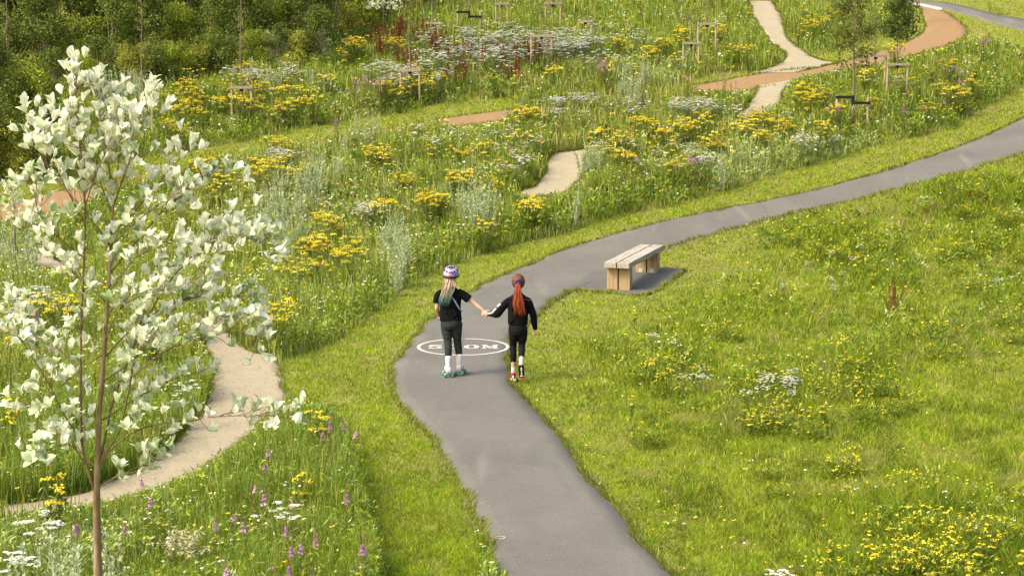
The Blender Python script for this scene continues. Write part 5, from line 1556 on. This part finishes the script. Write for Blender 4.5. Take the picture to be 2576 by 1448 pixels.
    bmesh.ops.create_uvsphere(bm, u_segments=32, v_segments=20, radius=1)
    for v in bm.verts:
        v.co.x *= .103; v.co.y *= .122; v.co.z *= .108
        lim = -.020 + .012 * math.cos(math.atan2(v.co.x, v.co.y))
        if v.co.z < lim: v.co.z = lim; v.co.x *= .97; v.co.y *= .97
        # raised ribs
        a = math.atan2(v.co.x, -v.co.y)
        if v.co.z > 0: 
            k = 1 + .022 * math.cos(a * 6); v.co.x *= k; v.co.y *= k
    bmesh.ops.translate(bm, vec=Vector(hp), verts=bm.verts)
    hel = bm_obj('helmet', bm, M['helmet'], root, True)
    for az, el, wv, hv in [(0, 18, .030, .007), (-30, 22, .012, .012), (30, 22, .012, .012), (-14, 58, .010, .022), (16, 58, .010, .022), (-62, 28, .016, .010), (62, 28, .016, .010), (-40, 55, .010, .018), (44, 55, .010, .018), (0, 44, .012, .006), (110, 30, .018, .01), (-110, 30, .018, .01), (180, 35, .02, .014), (150, 50, .012, .02), (-150, 50, .012, .02)]:
        a, e = R(az), R(el)
        nrm = Vector((math.sin(a) * math.cos(e), -math.cos(a) * math.cos(e), math.sin(e)))
        p = Vector((nrm.x * .103, nrm.y * .122, nrm.z * .108)) * (1 + .022 * math.cos(a * 6)) * .985
        q = nrm.to_track_quat('Z', 'Y').to_matrix().to_4x4()
        if az == 0: q = q
        bm = bmesh.new(); bevel_box(bm, (-wv, -hv, -.012), (wv, hv, .006), .004)
        bmesh.ops.transform(bm, matrix=Matrix.Translation(Vector(hp) + p) @ q, verts=bm.verts)
        bm_obj('vent', bm, M['vent'], hel, True)
    Bh = NB(); th = np.linspace(0, 2 * math.pi, 33)
    add_tube(Bh, [hp + np.array([.101 * math.cos(t), .119 * math.sin(t), -.024 - .012 * math.sin(t) * -1]) for t in th], .009, 8)
    Bh.build('rim', M['vent'], hel, True)
    # hair: blonde above, teal tips
    def colf(t, u):
        a = np.array((.50, .36, .21)) * (.6 + .8 * u); b = np.array((.15, .29, .26)) * (.7 + .7 * u)
        k = np.clip((t - .62 + .2 * (u - .5)) / .18, 0, 1)
        return a * (1 - k) + b * k
    ro, en = [], []
    for k in range(120):
        u = rng.uniform(-1, 1)
        ro.append(hc + np.array([u * .062, -.045 - .030 * math.sqrt(1 - u * u), rng.uniform(-.02, .02)]))
        zz = (1290 - rng.uniform(450, 555)) * .00126
        en.append((((410 + u * 52 + rng.normal(0, 8)) - 500) * .00124 + (zz - .93) * .15, -.075 - .02 * rng.random() + .02 * abs(u), zz + .012))
    for k in range(30):
        u = rng.uniform(-1, 1)
        ro.append(hc + np.array([u * .066, -.04, -.02])); en.append(((455 + u * 75 - 500) * .00124, -.070 - .02 * rng.random(), (1290 - rng.uniform(360, 450)) * .00126))
    strands(ro, en, colf, .0075, .012, 'hair', root, (.005, -.035, 0))
    # bag strap across the back
    Bs = NB()
    pts = smooth_line([(-.035, -.040, 1.14), (-.012, -.062, 1.085), (.035, -.062, 1.02), (.085, -.060, .935), (.115, -.035, .885), (.13, .02, .86)], 5)
    for a, b in zip(pts[:-1], pts[1:]):
        w = np.array([.008, 0, .005])
        Bs.add([a - w, a + w, b + w, b - w, a - w + [0, -.003, 0], a + w + [0, -.003, 0], b + w + [0, -.003, 0], b - w + [0, -.003, 0]], Q=[[0, 1, 2, 3], [4, 7, 6, 5], [0, 3, 7, 4], [1, 5, 6, 2]])
    Bs.build('bag_strap', M['strap'], root)
    Be = NB()
    for s in (-1, 1): ball(Be, hc + [s * .028, .077, .004], [.010, .008, .007], 10)
    Be.build('eyes', M['eye'], root, True)
    tag(root, 'girl in violet helmet and pale roller skates with black T-shirt and long blonde hair', 'person')

def walker():
    root = empty('person', OG); D0 = -.25
    def q(zx, zy, d): return pz(zx, zy, d)
    B = NB(); hc = q(1208, 305, D0 + .0); hc[2] = 1.285; hz = hc[2]
    ball(B, hc, [.072, .086, .098], 22); face(B, hc, .086)
    cx = hc[0] - .002
    limb(B, [hc + [0, -.01, -.05], (cx, D0, 1.16), (cx, D0, 1.09)], [.038, .036, .05])
    ring_loft(B, [((cx, D0, .75), .110, .082), ((cx, D0, .86), .10, .075), ((cx, D0, .98), .115, .08), ((cx, D0, 1.06), .13, .072), ((cx, D0, 1.11), .07, .05)])
    ls = np.array([cx - .115, D0, 1.06]); le = q(985, 630, D0 + .05); lw = q(885, 628, D0 + .16)
    limb(B, [ls, (ls + le) / 2, le, (le + lw) / 2, lw], [.034, .030, .026, .024, .017])
    hand(B, lw, (-.85, .25, .02), (.2, .9, -.2), .8, 1, .85)
    rs = np.array([cx + .118, D0, 1.06]); re = q(1362, 640, D0 - .01); rw = q(1385, 805, D0 + .03)
    limb(B, [rs, (rs + re) / 2, re, (re + rw) / 2, rw], [.034, .030, .026, .023, .017])
    hand(B, rw, (-.04, .12, -1), (-1, 0, 0), .45, -1, .85)
    lk = q(1152, 965, D0 + .04); la = q(1155, 1215, D0 + .02); rk = q(1243, 960, D0 + .03); ra = q(1243, 1150, D0 - .14)
    for a, k, f in ((cx - .058, lk, la), (cx + .058, rk, ra)):
        limb(B, [(a, D0, .75), (a, D0 + .015, .62), k, (k + f) / 2 + [0, -.012, 0], f], [.068, .060, .042, .038, .028])
    fuse('body', B, M['skin'], root, .0042, 2)
    # jacket
    B = NB()
    ring_loft(B, [((cx - .008, D0, .725), .120, .095), ((cx - .006, D0, .755), .130, .104), ((cx - .004, D0, .84), .132, .102), ((cx - .002, D0, .93), .134, .098), ((cx, D0, 1.02), .146, .094), ((cx, D0, 1.075), .140, .082), ((cx, D0, 1.112), .090, .062), ((cx, D0, 1.145), .052, .052), ((cx, D0, 1.165), .048, .050)], 26)
    limb(B, [ls + [.03, 0, 0], ls + [-.02, 0, -.03], (ls + le) / 2 + [-.008, 0, -.004], le + [0, 0, -.006], (le + lw) / 2 + [0, 0, -.004], lw + [.005, 0, 0]], [.048, .053, .051, .050, .043, .029], 16)
    limb(B, [rs + [-.03, 0, 0], rs + [.01, 0, -.03], (rs + re) / 2, re, (re + rw) / 2, rw + [0, 0, .012]], [.048, .053, .049, .047, .042, .030], 16)
    for k in range(8):
        zz = .77 + .035 * k; sx = rng.choice([-1, 1])
        limb(B, [(cx + sx * rng.uniform(.03, .11), D0 - .092, zz), (cx + sx * rng.uniform(.0, .09), D0 - .095, zz + rng.uniform(.03, .06))], [.011, .008], 8)
    for t in (.3, .5, .7, .85):
        p = le * (1 - t) + lw * t; limb(B, [p + [0, -.037, .02], p + [.006, -.040, -.025]], [.008, .007], 8)
        p = re * (1 - t) + rw * t; limb(B, [p + [-.02, -.034, .01], p + [.02, -.034, -.006]], [.008, .007], 8)
    jk = fuse('jacket', B, M['black_cloth'], root, .006, 3)
    # white blocks down the left sleeve
    P = smooth_line([ls + [-.050, -.015, -.005], (ls + le) / 2 + [-.056, -.022, .020], le + [-.040, -.022, .042], (le + lw) / 2 + [-.012, -.040, .014], lw + [0, -.030, .004]], 8)
    n = len(P)
    Bs = NB()
    for a, b in ((.20, .32), (.40, .52), (.58, .76), (.80, .98)):
        seg = P[int(a * n):int(b * n) + 1]
        if len(seg) > 1: ring_loft(Bs, [(p + [0, -.004, 0], .011, .013) for p in seg], 8, (0, 1, 0))
    Bs.build('sleeve_stripe', M['stripe'], jk, True)
    B = NB()
    add_tube(B, smooth_line([q(1255, 490, D0 - .098), q(1300, 493, D0 - .094), q(1345, 500, D0 - .075)], 4), .0022, 5); B.build('seam_piping', M['crossbar'], jk, True)
    # leggings
    B = NB()
    ring_loft(B, [((cx - .004, D0, .78), .112, .085), ((cx - .004, D0, .72), .122, .102), ((cx - .004, D0, .66), .125, .105), ((cx, D0, .61), .112, .088)], 24)
    for a, k, f in ((cx - .062, lk, la), (cx + .056, rk, ra)):
        f2 = f * .86 + k * .14
        limb(B, [(a, D0, .66), (a, D0 + .015, .56), k, (k + f2) / 2 + [0, -.014, 0], f2], [.068, .060, .045, .042, .031], 18)
    fuse('leggings', B, M['legging'], root, .006, 2)
    # left foot flat
    B = NB(); limb(B, [la + [0, 0, .06], la, la + [0, .005, -.05]], [.031, .031, .030], 12); fuse('sock', B, M['sock'], root, .006, 1)
    x0 = la[0]; hy = D0 - .045
    B = NB()
    ring_loft(B, [((x0 - .004, hy, .055), .030, .034), ((x0 - .004, hy + .04, .058), .034, .036), ((x0 - .005, hy + .10, .048), .039, .028), ((x0 - .006, hy + .16, .038), .036, .018), ((x0 - .006, hy + .19, .032), .024, .012)], 16)
    ring_loft(B, [((x0 - .004, hy + .02, .04), .03, .03), ((x0 - .004, hy + .018, .10), .032, .034)], 14)
    sh = fuse('shoe', B, M['red_shoe'], root, .005, 2)
    bm = bmesh.new(); bevel_box(bm, (x0 - .041, hy - .038, .0), (x0 + .033, hy + .205, .026), .012); bm_obj('sole', bm, M['white_rub'], sh, True)
    bm = bmesh.new(); bevel_box(bm, (x0 - .016, hy - .043, .045), (x0 + .008, hy - .026, .075), .004); bm_obj('heel_patch', bm, M['stripe'], sh, True)
    # right foot lifted, sole to the back
    B = NB(); limb(B, [ra + [0, .01, .06], ra, ra + [.0, .005, -.045]], [.030, .030, .029], 12); fuse('sock', B, M['sock'], root, .006, 1)
    B = NB(); limb(B, [ra + [0, .0, -.012], ra + [.0, .003, -.04]], [.034, .034], 12); fuse('sock', B, M['pink_sock'], root, .006, 1)
    heel = ra + np.array([0, -.030, -.055]); toe = np.array([heel[0] + .006, D0 - .13, .045])
    dd = norm(toe - heel); up = norm(np.cross(np.array([1.0, 0, 0]), dd)); Lf = .195
    up = up if up[1] > 0 else -up
    B = NB()
    ring_loft(B, [(heel + up * .03, .028, .030), (heel + dd * .05 + up * .032, .033, .032), (heel + dd * .11 + up * .026, .038, .026), (heel + dd * .165 + up * .02, .034, .018)], 14)
    sh = fuse('shoe', B, M['dark_sole'], root, .005, 2)
    def slab(t0, t1, w, o, mat, th=.010, nm='sole'):
        Mx = Matrix(((1, dd[0], up[0], heel[0]), (0, dd[1], up[1], heel[1]), (0, dd[2], up[2], heel[2]), (0, 0, 0, 1)))
        bm = bmesh.new(); bevel_box(bm, (-w, t0, o), (w, t1, o + th), .004); bmesh.ops.transform(bm, matrix=Mx, verts=bm.verts)
        bmesh.ops.recalc_face_normals(bm, faces=bm.faces)
        bm_obj(nm, bm, mat, sh, True)
    slab(-.035, .14, .036, -.004, M['dark_sole']); slab(.142, .185, .035, -.006, M['orange_sole'], .012, 'toe_cap')
    slab(-.005, .05, .009, -.009, M['white_rub'], .005, 'tread'); slab(.06, .10, .008, -.009, M['white_rub'], .005, 'tread'); slab(.108, .125, .022, -.009, M['white_rub'], .005, 'tread')
    # hair cap and ponytail
    B = NB(); ball(B, hc + [0, -.012, .010], [.0835, .093, .100], 24)
    def colh(t, u): return np.array((.20, .055, .022)) * (.6 + .8 * u)
    cap_r, cap_e = [], []
    capo = B.mesh('hair_base')
    at = capo.color_attributes['Col'];
    for v in at.data: v.color = (.17, .06, .030, 1)
    bmx = bmesh.new(); bmx.from_mesh(capo)
    bmesh.ops.delete(bmx, geom=[v for v in bmx.verts if v.co.y > hc[1] + .052 and v.co.z < hc[2] + .062], context='VERTS')
    bmesh.ops.delete(bmx, geom=[v for v in bmx.verts if v.co.z < hc[2] - .070], context='VERTS')
    bmx.to_mesh(capo); bmx.free()
    for p in capo.polygons: p.use_smooth = True
    hair = link('hair', capo, M['hair'], root)
    knot = hc + np.array([-.008, -.108, .022])
    for k in range(150):       # combed strands running to the knot
        a = rng.uniform(0, 2 * math.pi); el = rng.uniform(-.75, 1.25)
        dv = np.array([math.cos(el) * math.sin(a) * .084, math.cos(el) * math.cos(a) * .094, math.sin(el) * .101])
        if dv[1] > .05 and dv[2] < .06: continue
        if dv[2] < -.068: dv[2] = -.068
        cap_r.append(hc + [0, -.012, .010] + dv)
    Bc = NB()
    for a in cap_r:
        t = np.linspace(0, 1, 8)[:, None]; b = knot; c0 = hc + [0, -.012, .010]
        P = a * (1 - t) + b * t; v = P - c0; e = np.sqrt((v[:, 0] / .0845) ** 2 + (v[:, 1] / .094) ** 2 + (v[:, 2] / .101) ** 2)[:, None]
        P = c0 + v / np.maximum(e, 1e-3) * (1 + .02 * rng.random()); P[-1] = b
        u = rng.random(); add_tube(Bc, P, .0045, 4, np.tile(np.array((.20, .065, .030)) * (.6 + .9 * u), (8, 1)))
    Bc.build('combed_hair', M['hair'], hair, True)
    def colp(t, u):
        a = np.array((.30, .055, .022)) * (.6 + .8 * u); b = np.array((.46, .085, .030)) * (.6 + .8 * u)
        return a * (1 - t) + b * t
    ro, en = [], []
    for k in range(130):
        u = rng.uniform(-1, 1)
        ro.append(knot + np.array([u * .016, -.012 * rng.random(), rng.uniform(-.012, .012)]))
        zz = rng.uniform(470, 632)
        en.append(((1215 + u * 62 + (zz - 560) * .16 - 500) * .00124 * (1 + D0 / 22.6), D0 - .120 - .02 * rng.random() + .015 * abs(u), (1290 - zz) * .00126 - D0 * .2 - .02))
    strands(ro, en, colp, .0085, .013, 'ponytail', hair, (-.004, -.03, .0))
    Bk = NB()
    th = np.linspace(0, 2 * math.pi, 21)
    add_tube(Bk, [knot + np.array([.024 * math.cos(t), -.012 + .008 * math.sin(t * 3), .020 * math.sin(t)]) for t in th], [.012 + .004 * math.sin(6 * t) for t in th], 8)
    Bk.build('scrunchie', M['scrunchie'], hair, True)
    Be = NB()
    for s in (-1, 1): ball(Be, hc + [s * .028, .077, .004], [.010, .008, .007], 10)
    Be.build('eyes', M['eye'], root, True)
    tag(root, 'girl with long red ponytail in black jacket and black leggings walking in red shoes', 'person')
skater()
walker()
LM = [('the wooden bench', 1600, 680), ('the painted 500M circle', 1165, 876), ('the girls', 1220, 790), ('the pale tree trunk', 247, 1330), ('the pale tree crown', 300, 700), ('the pale tree tip', 190, 160), ('the wide gravel bend', 620, 960), ('the small gravel patch', 1400, 440),
      ('the short orange strip', 1210, 295), ('the orange path bend', 2380, 90), ('the gravel and orange crossing', 1990, 190), ('the stepped black strap', 2145, 250), ('the tall stakes amid yarrow', 1362, 120), ('the stout stakes by pink flowers', 1032, 210), ('the stakes below the hedge', 608, 235),
      ('the paired stakes', 1760, 110), ('the stakes at the top edge', 1330, 20), ('the black-strapped far stakes', 1180, 40), ('the lower left corner', 0, 1448), ('the lower right corner', 2576, 1448), ('the middle right edge', 2576, 700), ('the hedge foot', 400, 225), ('the middle left edge', 0, 600), ('the top left corner', 0, 0),
      ('the bottom edge', 1250, 1448), ('the tall silvery clump', 905, 300), ('the large red dock', 2250, 740), ('the poppies', 1350, 350), ('the upper gravel path', 1920, 60), ('the verge facing the bench', 1500, 540), ('the verge left of the girls', 900, 800), ('the right end of the verge', 2350, 300), ('the dark leafy young tree', 2260, 60), ('the left orange path', 120, 510), ('the lower mown verge', 900, 1250), ('the lower end of the gravel', 250, 1240)]
buck = {}
for o, desc, x, y in REG:
    k = min(range(len(LM)), key=lambda i: math.hypot(LM[i][1] - x, (LM[i][2] - y) * 1.3))
    dx, dy = x - LM[k][1], y - LM[k][2]
    if math.hypot(dx, dy) < 35: w = 'beside'
    elif abs(dx) > abs(dy): w = 'left of' if dx < 0 else 'right of'
    else: w = 'behind' if dy < 0 else 'in front of'
    buck.setdefault(desc + ' ' + w + ' ' + LM[k][0], []).append((x, o))
ORD = ['leftmost', 'second', 'third', 'fourth', 'fifth', 'sixth', 'seventh', 'eighth', 'ninth', 'tenth', 'eleventh', 'twelfth', 'thirteenth', 'fourteenth', 'fifteenth', 'sixteenth', 'seventeenth', 'eighteenth', 'nineteenth', 'twentieth'] + ['twenty-' + q for q in ('first', 'second', 'third', 'fourth', 'fifth', 'sixth', 'seventh', 'eighth', 'ninth')] + ['thirtieth'] + ['thirty-' + q for q in ('first', 'second', 'third', 'fourth', 'fifth', 'sixth', 'seventh', 'eighth', 'ninth')]
for lab, L in buck.items():
    L.sort(key=lambda q: q[0])
    for i, (x, o) in enumerate(L):
        if len(L) == 1: o['label'] = lab if len(lab.split()) > 3 else lab + ' there'
        elif i == len(L) - 1: o['label'] = lab + ', rightmost of them'
        elif i == 0: o['label'] = lab + ', leftmost of them'
        elif i < len(ORD): o['label'] = lab + ', ' + ORD[i] + ' from the left'
        else: o['label'] = lab + ', one of the rightmost'
print('objects', len(bpy.data.objects))
